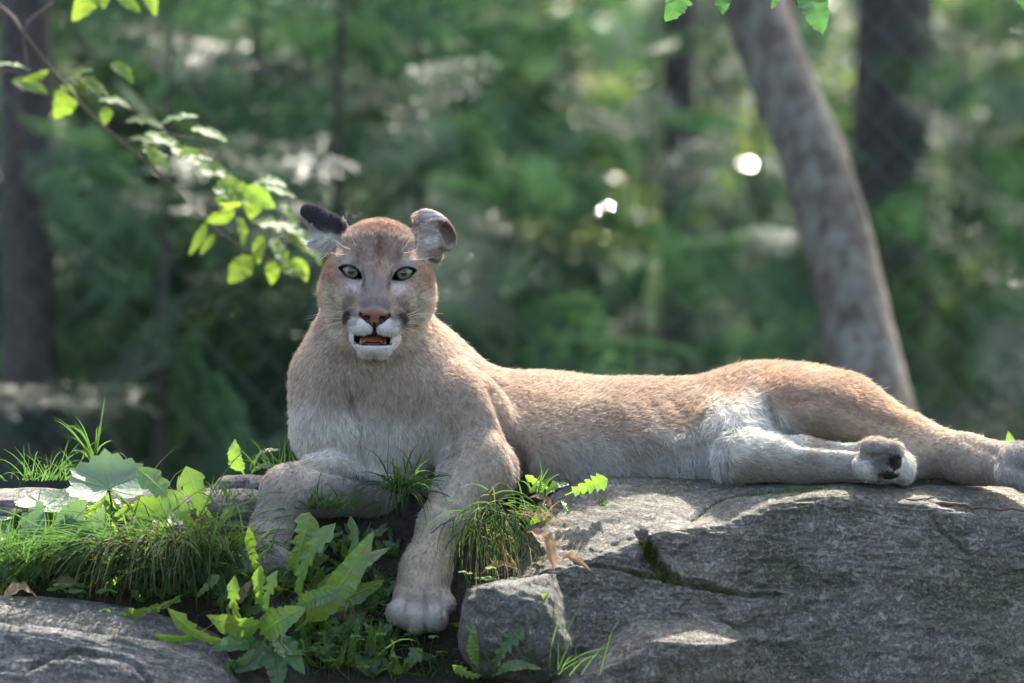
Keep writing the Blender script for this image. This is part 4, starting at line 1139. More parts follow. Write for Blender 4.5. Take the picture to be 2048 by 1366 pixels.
hero(p, (1022, 1350), (1098, 1184), 38, 38, .06, .45, Yb=-.36, dY=.0); hero(p, (985, 1352), (1048, 1256), 56, 12, .12, .2, Yb=-.37, dY=-.01); hero(p, (958, 1340), (948, 1250), 34, 8, .08, .25, 'broad', Yb=-.36, dY=-.02)
hero(p, (985, 1355), (1085, 1338), 36, 40, .2, .3, 'broad', Yb=-.37, dY=-.04); hero(p, (970, 1350), (905, 1330), 34, 30, .2, .3, Yb=-.37, dY=-.03)
p, Y = plant('dandelion', 1100, 985, 'young dandelion growing between the cougar\'s elbow and the boulder', Y=-.06)
hero(p, (1130, 990), (1216, 958), 56, -14, .12, .2, Yb=-.06, dY=-.01); hero(p, (1110, 985), (1050, 950), 26, 30, .15, .3, Yb=-.06, dY=-.02)
hero(p, (1120, 1000), (1136, 1030), 24, 40, .1, .3, Yb=-.06, dY=-.04); hero(p, (1090, 1000), (1140, 968), 40, 60, .2, .25, 'broad', Yb=-.07, dY=-.03); hero(p, (1088, 1000), (1060, 1050), 44, 20, .2, .25, 'broad', Yb=-.08, dY=-.03)
p, Y = plant('dandelion', 500, 930, 'pale dandelion leaves behind the cougar\'s folded foreleg', Y=.22)
hero(p, (490, 950), (470, 878), 50, 30, .12, .2, 'broad', Yb=.22, dY=.0); hero(p, (505, 950), (560, 900), 30, 50, .3, .3, Yb=.2, dY=.02); hero(p, (498, 955), (548, 930), 26, 40, .2, .3, Yb=.2, dY=-.02)
p, Y = plant('dandelion', 1990, 930, 'dark blurred weed leaves behind the cougar\'s hind foot', Y=.30)
hero(p, (2040, 960), (2016, 862), 44, 20, .1, .2, 'broad', Yb=.3, dY=.0); hero(p, (2060, 960), (2075, 858), 50, -20, .1, .2, 'broad', Yb=.3, dY=.02)
rl = random.Random(4)
for k, (px_, py_) in enumerate(((690, 1330), (800, 1350), (640, 1300), (745, 1225), (470, 1200), (60, 1160))):
    lb = ['small dandelion at the foot of the hanging paw, beside the sorrel', 'small dandelion in dark soil below the hanging paw', 'leafy dandelion in front of the large rosette', 'dandelion leaves in the shade left of the hanging paw', 'small dandelion under the cougar\'s folded paw', 'small dandelion at the outer end of the grass clump'][k]
    p, Y = plant('dandelion', px_, py_, lb)
    for q in range(7):
        an = q / 7 * 6.28 + rl.random(); ln_ = rl.uniform(60, 105)
        hero(p, (px_ + rl.uniform(-6, 6), py_), (px_ + math.cos(an) * ln_, py_ - rl.uniform(15, 80)), rl.uniform(28, 52), rl.uniform(-40, 60), rl.uniform(.12, .3), .3, rl.choice(['dandelion', 'broad']), Yb=Y, dY=math.sin(an) * .05)
WG = 'weed seedlings in the green tangle'; WL = 'small leafy weed in the green tangle around the paws'
for k in range(90):
    px_, py_ = (rl.uniform(440, 800), rl.uniform(1080, 1366)) if k < 50 else (rl.uniform(0, 480), rl.uniform(1030, 1195))
    p, Y = plant('weed', px_, py_, WL, group=WG)
    for q in range(rl.randint(5, 8)):
        an = rl.uniform(0, 6.28); ln_ = rl.uniform(28, 75)
        hero(p, (px_ + rl.uniform(-5, 5), py_), (px_ + math.cos(an) * ln_, py_ - rl.uniform(8, 60)), rl.uniform(14, 34), rl.uniform(-60, 70), rl.uniform(.1, .35), .3, rl.choice(['dandelion', 'ovate', 'broad', 'broad']), Yb=Y, dY=math.sin(an) * .05)
# --- coltsfoot with big round leaves
def round_leaf(parent, px_, py_, Y, rx, ry, tilt, yaw=0, cup=.25, seed=0, mat=None):
    """tilt: degrees the blade is raised from level towards the lens"""
    r = np.random.default_rng(seed); nr, na = 7, 34
    V, rib = [], []
    s_ = SC(Y); C0 = P(px_, py_, Y)
    ct, st_ = math.cos(R(tilt)), math.sin(R(tilt)); cy, sy_ = math.cos(R(yaw)), math.sin(R(yaw))
    for i in range(nr + 1):
        for j in range(na + 1):
            f = i / nr; a = R(-158) + R(316) * j / na
            rad = f * (1 + (.05 * (1 if j % 2 else -1) if i == nr else 0)) * (1 + .045 * math.cos(7 * a))
            x, y = rad * math.sin(a), rad * math.cos(a)
            z = .7 * cup * (rad ** 2) * (.7 + .35 * math.cos(2 * a)) + .02 * math.sin(a * 5 + seed) * rad
            x2, y2 = x * cy - y * sy_, x * sy_ + y * cy
            x2, y2, z = x2 * rx * s_, y2 * rx * s_, z * ry * s_
            V.append(C0 + np.array([x2, y2 * ct - z * st_ * 1, y2 * st_ + z * ct]))
            rib.append(1. if (j % 7 == 3 and i > 0) or i == 0 else 0.)
    o = leaf_obj('leaf', np.array(V), grid_quads(nr + 1, na + 1), np.array(rib), mat or MAT_ROUND, parent)
    path = [C0 + np.array([0, 0, -.002]), C0 + np.array([.004, .01, -.03]), C0 + np.array([.0, .015, -.09])]
    V2, Q2 = tube(path, .0018, 5)
    st = obj('stalk', np_mesh('stalk', V2, Q2), MAT_GRASS); st.parent = parent; st.matrix_parent_inverse = Matrix.Translation(-Vector(parent.location))
p, Y = plant('coltsfoot', 190, 1060, 'coltsfoot with one big round grey-green leaf above the grass clump', Y=-.12)
round_leaf(p, 218, 976, -.13, 82, 74, 34, 8, .5, 1); round_leaf(p, 92, 1012, -.10, 62, 50, 18, -30, .35, 2); round_leaf(p, 20, 1030, -.08, 58, 50, 14, 40, .3, 3)
round_leaf(p, 96, 1058, -.17, 58, 50, 60, 170, .3, 4); round_leaf(p, 168, 1042, -.15, 48, 40, 70, 150, .35, 5); round_leaf(p, 300, 1030, -.13, 40, 40, 60, 30, .3, 6, MAT_LEAF); round_leaf(p, -30, 1066, -.14, 60, 50, 30, 0, .3, 7)
# --- grass tufts
def grass(px_, py_, n, length, lean, label, Y=None, spread=30, wid=.0022, droop=.6, seed=0, spreadY=.05, fan=.5, dry=.06, group=None, upc=1.0, zj=0., mat=None):
    """a tuft: n blades rooted round a spot; lean = (right, towards lens) bias, droop bends the tips down"""
    r = np.random.default_rng(seed)
    Y = ground_hit(px_, py_) if Y is None else Y
    C0 = P(px_, py_, Y)
    sg = 7; V = np.zeros((n, sg + 1, 3, 3)); rib = np.zeros((n, sg + 1, 3))
    off = np.stack([r.normal(0, spread * S * .6, n), r.normal(0, spreadY * .6, n), r.normal(-zj, zj + 1e-6, n)], 1)
    base = C0 + off
    az = r.uniform(0, 2 * math.pi, n); out = fan * r.uniform(.3, 1.2, n)
    d = np.stack([np.cos(az) * out + lean[0] * r.uniform(.2, 1.5, n), np.sin(az) * out * .8 - lean[1] * r.uniform(.1, 1.4, n), upc * r.uniform(.3, 1.5, n)], 1)
    d = unit(d + off * 6)
    ln = length * S * r.uniform(.45, 1.15, n)
    side = unit(np.cross(d, np.array([0, 1., .2]) + r.normal(size=(n, 3)) * .5))
    dr = droop * r.uniform(.4, 1.3, n)
    p_ = base.copy(); cur = d.copy()
    for k in range(sg + 1):
        f = k / sg
        wd = wid * r.uniform(.7, 1.2) * (1 - f ** 2.2) + .0001
        V[:, k, 0] = p_ - side * wd; V[:, k, 2] = p_ + side * wd; V[:, k, 1] = p_ + np.cross(side, cur) * wd * .5
        rib[:, k, 1] = .5
        cur = unit(cur + np.array([0, 0, -1.]) * (dr * (.35 + f))[:, None] * .42 + r.normal(size=(n, 3)) * .05)
        p_ = p_ + cur * (ln / sg)[:, None]
    # keep tips out of the ground
    i = np.arange(n * (sg + 1) * 3).reshape(n, sg + 1, 3)
    Q = np.concatenate([np.stack([i[:, :-1, j], i[:, :-1, j + 1], i[:, 1:, j + 1], i[:, 1:, j]], -1).reshape(-1, 4) for j in (0, 1)])
    o = leaf_obj('grass_tuft', V.reshape(-1, 3), Q, rib.ravel(), mat or MAT_GRASS)
    tag(o, label, 'grass', group)
    return o
grass(330, 1085, 260, 240, (-.25, .8), 'thick clump of long grass hanging over the rock slab', -.16, 120, .0012, 1.0, 1, .06, .35, upc=.35)
grass(215, 1090, 220, 270, (-1.0, .45), 'grass combed sideways at the outer side of the long hanging clump', -.18, 80, .0011, .7, 2, .05, .3, upc=.3)
grass(430, 1110, 180, 170, (.1, .8), 'short grass between the long clump and the folded paw', -.17, 70, .0012, .8, 3, .06, .5, upc=.7)
grass(60, 1115, 240, 130, (.0, .4), 'sparse weedy grass at the outer end of the rock slab', -.18, 100, .0012, .7, 4, .08, .8)
grass(340, 1140, 260, 130, (-.1, .6), 'grass fringe on the rock slab below the long hanging clump', -.21, 120, .0013, 1.0, 18, .03, .5, upc=.3)
grass(810, 985, 120, 130, (.0, .6), 'dark grass tuft between the cougar\'s chest and forearm', -.07, 26, .0016, 1.2, 5, .02, .8, upc=.7)
grass(985, 1010, 150, 165, (.04, .35), 'long grass tuft hanging beside the cougar\'s forearm', -.16, 50, .0013, 2.0, 6, .012, .3, upc=.06, zj=.012)
grass(190, 925, 16, 130, (.0, .0), 'tall thin grass blades rising behind the big round leaf', .05, 10, .0020, .75, 7, .02, .45)
grass(100, 960, 60, 95, (.1, .0), 'wispy grass on the stone behind the big round leaf', .04, 60, .0011, .6, 8, .05, .7)
grass(560, 940, 26, 85, (-.3, .0), 'grass blades behind the cougar\'s folded foreleg', .22, 50, .0014, .5, 9, .05, .5)
grass(660, 1018, 70, 75, (.1, .3), 'short grass under the cougar\'s chest', -.12, 70, .0013, .9, 10, .03, .9)
grass(1065, 985, 16, 60, (.1, .2), 'few grass blades beside the cougar\'s elbow', -.10, 20, .0015, .5, 11, .02, .5)
grass(1205, 1012, 12, 26, (-.2, .2), 'tiny grass sprig rooted in the boulder\'s ledge', -.10, 6, .0009, .3, 12, .005, .9)
grass(620, 1300, 140, 100, (.0, .3), 'grass mixed with the dandelions in front of the paws', None, 140, .0013, .7, 13, .08, .7)
grass(1100, 1350, 26, 130, (.1, .1), 'thin grass in front of the rounded mossy rock', -.38, 60, .0010, .4, 14, .03, .35)
grass(450, 1005, 30, 60, (.0, .2), 'small grass beside the pale sunlit stone', -.09, 40, .0013, .5, 15, .03, .6)
grass(880, 1350, 70, 70, (.0, .2), 'sparse grass on dark soil below the hanging paw', None, 120, .0011, .6, 16, .06, .8)
grass(720, 1175, 110, 90, (.0, .3), 'shaded grass at the inner side of the hanging paw', None, 60, .0013, .9, 17, .06, .7)
MAT_STRAW = leaf_material('dry_grass', (.26, .20, .12), (.36, .29, .19), (.30, .22, .10), .7, .2, .4)
grass(300, 1085, 90, 190, (-.3, .8), 'dead straw-coloured blades tangled in the long hanging clump', -.175, 130, .0009, 1.0, 31, .06, .6, upc=.35, mat=MAT_STRAW)
grass(990, 1040, 60, 130, (.2, .3), 'dead straw hanging beneath the tuft by the forearm', -.165, 55, .0008, 1.8, 32, .012, .6, upc=.05, zj=.02, mat=MAT_STRAW)
grass(620, 1230, 80, 110, (.0, .4), 'dead straw among the dandelions before the paws', None, 130, .0008, .8, 33, .07, 1.0, mat=MAT_STRAW)
grass(1075, 1030, 40, 60, (.1, .3), 'dry litter stems between the elbow and the boulder', -.14, 40, .0008, 1.0, 34, .03, 1.2, upc=.4, mat=MAT_STRAW)
# --- sorrel: three leaflets on a thread-like stalk
def sorrel(px_, py_, n, spread, hgt, label, seed, size=11, Y=None):
    r = np.random.default_rng(seed)
    Y = ground_hit(px_, py_) if Y is None else Y
    root = empty('wood_sorrel', P(px_, py_, Y)); tag(root, label, 'plant')
    SV, SQ, o0 = [], [], 0
    for k in range(n):
        x, y = px_ + r.normal(0, spread), py_ + r.uniform(-.3, .5) * spread * .6
        yb = Y + r.normal(0, .035)
        B = P(x, y, yb); B[2] = max(B[2], ground_z(B[0], B[1]) - .005)
        Tp = B + np.array([r.normal(0, .012), r.normal(-.006, .010), hgt * S * r.uniform(.4, 1.2)])
        path = [B, (B + Tp) / 2 + np.array([r.normal(0, .003), 0, 0]), Tp]
        V, Q = tube(path, .0006, 4); SV.append(V); SQ.append(Q + o0); o0 += len(V)
        a0 = r.uniform(0, 6.28); sz = size * S * r.uniform(.7, 1.3); tl = r.uniform(.1, .6)
        LV, LQ, lr, oo = [], [], [], 0
        for q in range(3):
            a = a0 + q * 2.094
            ex = np.array([math.cos(a), math.sin(a) * .9, -.15 + .2 * math.sin(a)]); ex[2] += -tl * math.sin(a); ex /= np.linalg.norm(ex)
            sd = np.cross(ex, [0, 0, 1.]); sd /= np.linalg.norm(sd); up_ = np.cross(sd, ex)
            pts_ = []
            for f, wd in ((0.05, .08), (.35, .42), (.7, .66), (.95, .56), (1.0, .30)):
                for l in (-1, 0, 1):
                    pts_.append(Tp + ex * sz * (f - (.14 if l == 0 and f == 1.0 else 0)) + sd * sz * wd * l + up_ * sz * (.14 * abs(l) - .18 * f * f))
                    lr.append(.6 if l == 0 else 0)
            LV.append(np.array(pts_)); LQ.append(grid_quads(5, 3) + oo); oo += 15
        leaf_obj('leaf', np.concatenate(LV), np.concatenate(LQ), np.array(lr), MAT_SORREL, root)
    V = np.concatenate(SV); me = np_mesh('stalks', V, np.concatenate(SQ)); vcol(me, 'rib', np.zeros((len(V), 3)))
    o = obj('stalk', me, MAT_SORREL); o.parent = root; o.matrix_parent_inverse = Matrix.Translation(-Vector(root.location)); tag(o, kind='stuff')
sorrel(650, 1345, 30, 75, 60, 'dense wood sorrel patch in front of the large dandelion rosette', 1)
sorrel(770, 1320, 24, 60, 50, 'wood sorrel patch at the toes of the hanging paw', 2)
sorrel(880, 1345, 16, 60, 40, 'wood sorrel scattered on the dark soil below the hanging paw', 3)
sorrel(975, 1190, 10, 22, 50, 'wood sorrel sprig beside the wrist of the hanging foreleg', 4, Y=-.24)
sorrel(455, 1160, 9, 26, 30, 'wood sorrel under the folded paw by the grass clump', 5, 13)
sorrel(180, 1235, 8, 30, 22, 'wood sorrel creeping over the rock slab', 6, 16, Y=-.27)
sorrel(165, 1190, 7, 24, 24, 'wood sorrel at the lower edge of the grass clump', 7, 16, Y=-.24)
sorrel(560, 1340, 16, 50, 50, 'wood sorrel among the broad leaves at the slab\'s edge', 8)
sorrel(1000, 1350, 12, 60, 40, 'wood sorrel around the upright dandelion by the mossy rock', 9)
# --- dead leaves, bark, twigs
def dead(name, base, tip, width, Yb, dY, roll, bend, label, seed, curl=.2, fold=.5):
    base = ((base[0] * .85 + tip[0] * .15), (base[1] * .85 + tip[1] * .15))
    V, Q, rib = leaf_verts(P(*base, Yb), P(*tip, Yb + dY), width * .8 * SC(Yb), roll, bend, fold, 'ovate', seed, curl, .12)
    o = leaf_obj(name, V, Q, rib, MAT_DEADLEAF); tag(o, label, 'dead leaf')
dead('dead_leaf', (1045, 1050), (1112, 1125), 46, -.19, -.06, 40, .12, 'long dry brown leaf curled against the left end of the boulder', 1)
dead('dead_leaf', (1110, 1128), (1178, 1134), 26, -.27, -.03, 40, .35, 'small dry leaf on top of the rounded mossy rock', 2)
dead('dead_leaf', (-10, 1200), (80, 1190), 40, -.29, .02, 55, .3, 'dry tan leaf with curled dark tip on the rock slab', 3)
dead('dead_leaf', (100, 1180), (160, 1165), 36, -.22, .0, 30, .1, 'rust-brown dead leaf under the hanging grass', 4)
dead('dead_leaf', (160, 1266), (196, 1272), 12, -.38, .0, 50, .3, 'tiny orange-brown leaf on the rock slab', 5)
dead('dead_leaf', (475, 1215), (500, 1160), 26, -.25, .0, 20, .15, 'pale dead leaf standing beside the folded paw', 6)
dead('dead_leaf', (950, 1150), (1040, 1130), 24, -.17, .0, 50, .2, 'dry leaf under the long hanging grass tuft', 7)
dead('dead_leaf', (395, 1045), (430, 1036), 22, -.12, .0, 40, .3, 'russet leaf scrap beside the dandelion with bright leaves', 8)
dead('dead_leaf', (1050, 990), (1110, 1022), 30, -.09, .0, 60, .2, 'brown leaf in the litter beside the cougar\'s elbow', 9)
def twig(pts_, Y, r0, label, seed):
    r = np.random.default_rng(seed); path = catmull(np.array([P(x, y, Y_) for (x, y), Y_ in zip(pts_, Y)]), np.linspace(0, len(pts_) - 1, 16)) + r.normal(size=(16, 3)) * r0 * .35
    V, Q = tube(path, r0 * (1 - .6 * np.linspace(0, 1, 16)) * r.uniform(.7, 1.25, 16), 6)
    o = obj('twig', np_mesh('twig', V, Q), MAT_TWIG); tag(o, label, 'twig')
twig([(1742, 992), (1790, 997), (1830, 1000), (1868, 994)], (-.10, -.105, -.11, -.10), .0034, 'short reddish bark twig on the boulder below the sideways paw', 1)
twig([(1838, 1006), (1900, 1008), (1960, 1016), (2060, 1022)], (-.11, -.115, -.12, -.12), .0040, 'long dark bark strip along the boulder\'s top edge', 2)
twig([(1860, 984), (1910, 996), (1960, 1012)], (-.08, -.10, -.12), .0009, 'hair-thin straw lying on the boulder', 3)
twig([(1060, 1060), (1040, 1120), (1000, 1150), (960, 1165)], (-.13, -.15, -.16, -.17), .0016, 'thin dry root under the hanging grass tuft', 4)
twig([(1050, 1010), (1065, 1070), (1075, 1110)], (-.12, -.14, -.16), .0020, 'dry brown stem beside the dead leaf on the boulder', 5)
twig([(240, 935), (290, 922)], (.0, .0), .0007, 'dry straw sticking out above the big round leaf', 6)
twig([(70, 912), (105, 928), (112, 960)], (.03, .03, .03), .0007, 'bent dry straw on the stone behind the round leaf', 7)
print('plants', time.time() - T0)
# ================================================================== THE WOOD BEHIND
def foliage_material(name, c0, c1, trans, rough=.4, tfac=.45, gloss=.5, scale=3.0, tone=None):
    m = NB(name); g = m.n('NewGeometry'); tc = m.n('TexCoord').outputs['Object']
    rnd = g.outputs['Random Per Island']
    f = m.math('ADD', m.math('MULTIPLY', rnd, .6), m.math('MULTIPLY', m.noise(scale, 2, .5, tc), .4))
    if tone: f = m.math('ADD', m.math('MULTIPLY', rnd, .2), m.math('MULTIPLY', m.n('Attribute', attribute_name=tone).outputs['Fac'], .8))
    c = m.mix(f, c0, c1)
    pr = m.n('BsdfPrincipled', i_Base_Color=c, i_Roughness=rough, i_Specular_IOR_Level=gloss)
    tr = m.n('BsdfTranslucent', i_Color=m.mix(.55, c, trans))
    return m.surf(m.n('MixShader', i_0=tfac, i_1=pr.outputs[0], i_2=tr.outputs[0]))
MAT_FIR = foliage_material('fir_needles', (.008, .032, .022), (.076, .158, .116), (.10, .26, .08), .38, .34, .25, tone='tone')   # tone paints light and shade into boughs; paler tips suit new growth too
MAT_BROAD = foliage_material('broad_leaves', (.028, .085, .032), (.065, .15, .045), (.20, .40, .03), .3, .45)
MAT_YELLOWGREEN = foliage_material('sunlit_leaves', (.07, .14, .035), (.15, .23, .06), (.40, .56, .04), .13, .45, 1.0)
def bark_material(name, dark, pale, lichen, lf):
    m = NB(name); tc = m.n('TexCoord').outputs['Object']
    mp = m.n('Mapping', i_Vector=tc); mp.inputs['Scale'].default_value = (1, 1, .35)
    c = m.ramp(m.noise(26, 5, .65, mp.outputs[0]), [(.3, dark), (.7, pale)])
    l = m.ramp(m.noise(24, 6, .7, mp.outputs[0], .6), [(.44, 0), (.60, lf)])
    c = m.mix(l, c, lichen)
    h = m.noise(60, 5, .7, mp.outputs[0])
    return m.surf(m.n('BsdfPrincipled', i_Base_Color=c, i_Roughness=.9, i_Normal=m.n('Bump', i_Strength=.7, i_Distance=.01, i_Height=h)))
MAT_BARK = bark_material('dark_bark', (.022, .019, .018), (.075, .065, .058), (.13, .14, .12), .35)
MAT_LICHENBARK = bark_material('lichen_bark', (.046, .036, .028), (.13, .105, .083), (.20, .212, .175), .85)
fr = np.random.default_rng(99)
def bough_template(seed, sp=.024):
    """flat needled spray along +X, unit length -> triangles"""
    r = np.random.default_rng(seed); segs = []
    segs.append((np.array([0, 0, 0.]), np.array([1, 0, -.12]), .05))
    k = .12; s_ = 1
    while k < .98:
        ln = (.44 * (1 - k) ** .75 + .06) * r.uniform(.75, 1.15)
        a = R(48) + r.normal(0, .08)
        st = np.array([k, 0, -.12 * k])
        segs.append((st, st + ln * np.array([math.cos(a), s_ * math.sin(a), -.18 + r.normal(0, .05)]), .045))
        if ln > .2:
            for q in (.4, .65):
                b0 = st + (segs[-1][1] - st) * q
                segs.append((b0, b0 + ln * .42 * np.array([math.cos(a * .3), s_ * math.sin(a * .3), -.12]), .04))
                segs.append((b0, b0 + ln * .36 * np.array([math.cos(a * 1.7), s_ * math.sin(a * 1.7), -.12]), .04))
        s_ = -s_; k += .045
    V = []
    for a, b, nl in segs:
        L_ = np.linalg.norm(b - a); n = max(int(L_ / sp), 2); t_ = (np.arange(n) + r.random(n)) / n
        d = (b - a) / L_
        sd = np.cross(d, [0, 0, 1.]); sd /= np.linalg.norm(sd) + 1e-9
        for s2 in (-1, 1):
            p0 = a + (b - a) * t_[:, None]
            dd = d * .62 + sd * s2 * .78 + np.array([0, 0, .12]) + r.normal(0, .12, (n, 3))
            tip = p0 + dd * nl * r.uniform(.8, 1.15, n)[:, None]
            w_ = d * .0065
            V.append(np.stack([p0 - w_, p0 + w_, tip], 1))
        V.append(np.array([[a - sd * .004, a + sd * .004, b]]))
    return np.concatenate(V).reshape(-1, 3)
BOUGHS = [bough_template(k) for k in range(4)]
def fir(px_, Y, H, label, group, rmax=.95, seed=0, zb=None, dens=1.0):
    r = np.random.default_rng(seed); b = P(px_, 600, Y); b[2] = ground_z(np.array([b[0]]), np.array([Y]))[0] - .05
    root = empty('fir_tree', b); tag(root, label, 'tree', group)
    V, Q = tube([b + np.array([.02 * math.sin(k * 3 + seed), 0, H * k]) for k in np.linspace(0, 1, 10)], np.linspace(.022, .005, 10) * H / 2.6, 8)
    def kid(name, me, mat):
        o = obj(name, me, mat); o.parent = root; o.matrix_parent_inverse = Matrix.Translation(-Vector(root.location)); return o
    kid('trunk', np_mesh('trunk', V, Q), MAT_BARK)
    VV = []; TN = []; z = .18
    while z < H - .05:
        ln = (rmax * (1 - z / H) ** .8 + .10)
        nb = int(round(5 * dens)) if z > .3 else 4
        for q in range(nb):
            az = q / nb * 2 * math.pi + r.uniform(-.4, .4) + z * 5
            L_ = ln * r.uniform(.7, 1.1); T_ = BOUGHS[r.integers(4)] * L_; TN.append(np.clip(r.uniform(-.05, .75) + .4 * (np.hypot(T_[:, 0], T_[:, 1]) / L_ - .5), 0, 1))  # brightness per bough, rising outward: lit tips and dark gaps painted in
            el = R(30) - R(38) * (1 - z / H) + r.normal(0, .34); ro = r.normal(0, .9)
            c, s_ = math.cos(ro), math.sin(ro); T_ = np.stack([T_[:, 0], T_[:, 1] * c - T_[:, 2] * s_, T_[:, 1] * s_ + T_[:, 2] * c], 1)
            c, s_ = math.cos(el), math.sin(el); T_ = np.stack([T_[:, 0] * c - T_[:, 2] * s_, T_[:, 1], T_[:, 0] * s_ + T_[:, 2] * c], 1)
            c, s_ = math.cos(az), math.sin(az); T_ = np.stack([T_[:, 0] * c - T_[:, 1] * s_, T_[:, 0] * s_ + T_[:, 1] * c, T_[:, 2]], 1)
            VV.append(T_ + b + np.array([0, 0, z + r.uniform(-.05, .05)]))
        z += .17 + .05 * r.random()
    VV = np.concatenate(VV); me = np_mesh('crown', VV, tris=np.arange(len(VV)).reshape(-1, 3), smooth=False)
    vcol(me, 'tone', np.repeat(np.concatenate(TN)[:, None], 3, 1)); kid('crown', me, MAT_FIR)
    return root
def leaf_cloud(lobes, n, size, r, flat=.5):
    """n leaf-shaped quads spread through ellipsoid lobes -> (V, Q)"""
    w_ = np.array([l[3] * l[4] * l[5] for l in lobes]); k = r.choice(len(lobes), n, p=w_ / w_.sum())
    L_ = np.array(lobes)[k]
    d = unit(r.normal(size=(n, 3))) * (r.random(n) ** .45)[:, None]
    c = L_[:, :3] + d * L_[:, 3:6]
    nn = unit(r.normal(size=(n, 3)) * flat + np.array([0, -.25, 1])); ax = unit(np.cross(nn, r.normal(size=(n, 3)))); sd = np.cross(nn, ax)
    s_ = (size * r.uniform(.6, 1.3, n))[:, None]
    V = np.stack([c - ax * s_ * .5, c + sd * s_ * .30 + nn * s_ * .06, c + ax * s_ * .5, c - sd * s_ * .30 + nn * s_ * .06], 1).reshape(-1, 3)
    return V, np.arange(4 * n).reshape(-1, 4)
def broadleaf(X, Y, H, trunk_r, lobes, n, size, label, group=None, mat=None, lean=(0, 0), seed=0, name='broadleaf_tree', bark=None, limbs=5):
    r = np.random.default_rng(seed); zb = ground_z(np.array([X]), np.array([Y]))[0] - .1
    b = np.array([X, Y, zb]); root = empty(name, b); tag(root, label, 'tree', group)
    def kid(nm, me, mat_):
        o = obj(nm, me, mat_); o.parent = root; o.matrix_parent_inverse = Matrix.Translation(-Vector(root.location)); return o
    ks = np.linspace(0, 1, 18)
    path = np.array([b + np.array([lean[0] * k + .03 * math.sin(k * 9 + seed), lean[1] * k, H * k]) for k in ks])
    V, Q = tube(path, trunk_r * (1.08 - .7 * ks) * (1 + .35 * np.exp(-ks * 25)), 14)
    V = V + .06 * trunk_r * fbm(V * np.array([9, 9, 3]), 3, seed)[:, None] * unit(V - V.mean(0))
    tr = kid('trunk', np_mesh('trunk', V, Q), bark or MAT_BARK)
    for q in range(limbs):
        l = lobes[q % len(lobes)]; s0 = path[int(18 * r.uniform(.5, .85))]
        e = np.array(l[:3]) + r.normal(size=3) * np.array(l[3:6]) * .4
        mid = (s0 + e) / 2 + np.array([0, 0, -.1 * np.linalg.norm(e - s0)])
        V, Q = tube(catmull(np.array([s0, mid, e]), np.linspace(0, 2, 10)), trunk_r * np.linspace(.4, .08, 10), 6)
        o = obj('limb', np_mesh('limb', V, Q), bark or MAT_BARK); o.parent = tr
    V, Q = leaf_cloud(lobes, n, size, r)
    kid('crown', np_mesh('crown', V, Q, smooth=False), mat or MAT_BROAD)
    return root
FG = 'young firs behind the rock'; FL = 'young fir tree with flat dark-green needled boughs behind the cougar'
FIRL = {690: 'young fir with a thin dark trunk showing between the cougar\'s ears', 1290: 'low glinting fir whose boughs spread above the cougar\'s back', 1500: 'fir sapling just beside the leaning grey trunk', 1930: 'fir whose boughs show above the cougar\'s hind foot'}
for k, (px_, Y, H, rm) in enumerate(((690, 4.5, 2.4, .85), (330, 4.0, 2.0, .75), (-170, 4.8, 2.2, .8), (500, 5.6, 2.9, 1.0), (160, 5.8, 2.6, 1.0), (850, 5.4, 2.3, .9), (960, 7.0, 2.5, .95), (1290, 5.4, 1.6, .75), (1070, 4.7, 1.3, .6), (1500, 7.5, 2.1, .95), (1640, 5.6, 1.2, .6), (1850, 9.0, 2.3, .9),
                                     (1930, 6.2, 1.7, .8), (2200, 5.0, 1.9, .8), (100, 8.0, 3.0, 1.1), (1130, 10, 2.2, 1.1), (800, 10, 3.2, 1.2), (1730, 11, 2.0, 1.1), (1400, 13, 2.2, 1.2), (2000, 12, 2.2, 1.2), (300, 12, 3.2, 1.2))):
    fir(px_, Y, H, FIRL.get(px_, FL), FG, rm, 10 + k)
# tall forest trees: dark trunks in view; crowns and outer trees unseen, added for shade
TG = 'dark trunks of the forest trees'; TL = 'dark forest tree trunk standing among the firs'
for k, (px_, Y, rad_, H) in enumerate(((52, 4.3, .062, 16), (268, 6.0, .050, 16), (1375, 6.8, .046, 16), (1790, 6.6, .11, 16), (885, 22, .10, 10), (2010, 24, .16, 11), (1100, 27, .14, 11), (1620, 23, .12, 10), (440, 26, .14, 11), (-350, 17, .2, 10), (2450, 14, .2, 10), (2350, 10, .16, 8.5), (-900, 12, .2, 9))):
    X = P(px_, 300, Y)[0]; r = np.random.default_rng(300 + k)
    lobes = [(X + r.normal(0, 1.2), Y + r.normal(0, 1.0), H * r.uniform(.62 if H < 15 else .8, 1.0) - .3, r.uniform(1.1, 1.8), r.uniform(1.1, 1.8), r.uniform(.6, 1.1)) for q in range(6)]
    broadleaf(X, Y, H, rad_, lobes, 2300, .17, {52: 'dark tree trunk behind the upper end of the beech branch', 268: 'slim dark trunk rising beyond the beech branch', 1375: 'slim dark trunk beyond the leaning grey trunk, above the cougar\'s back', 1790: 'broad dark trunk just beyond the leaning grey trunk'}.get(px_, TL), TG, seed=40 + k)
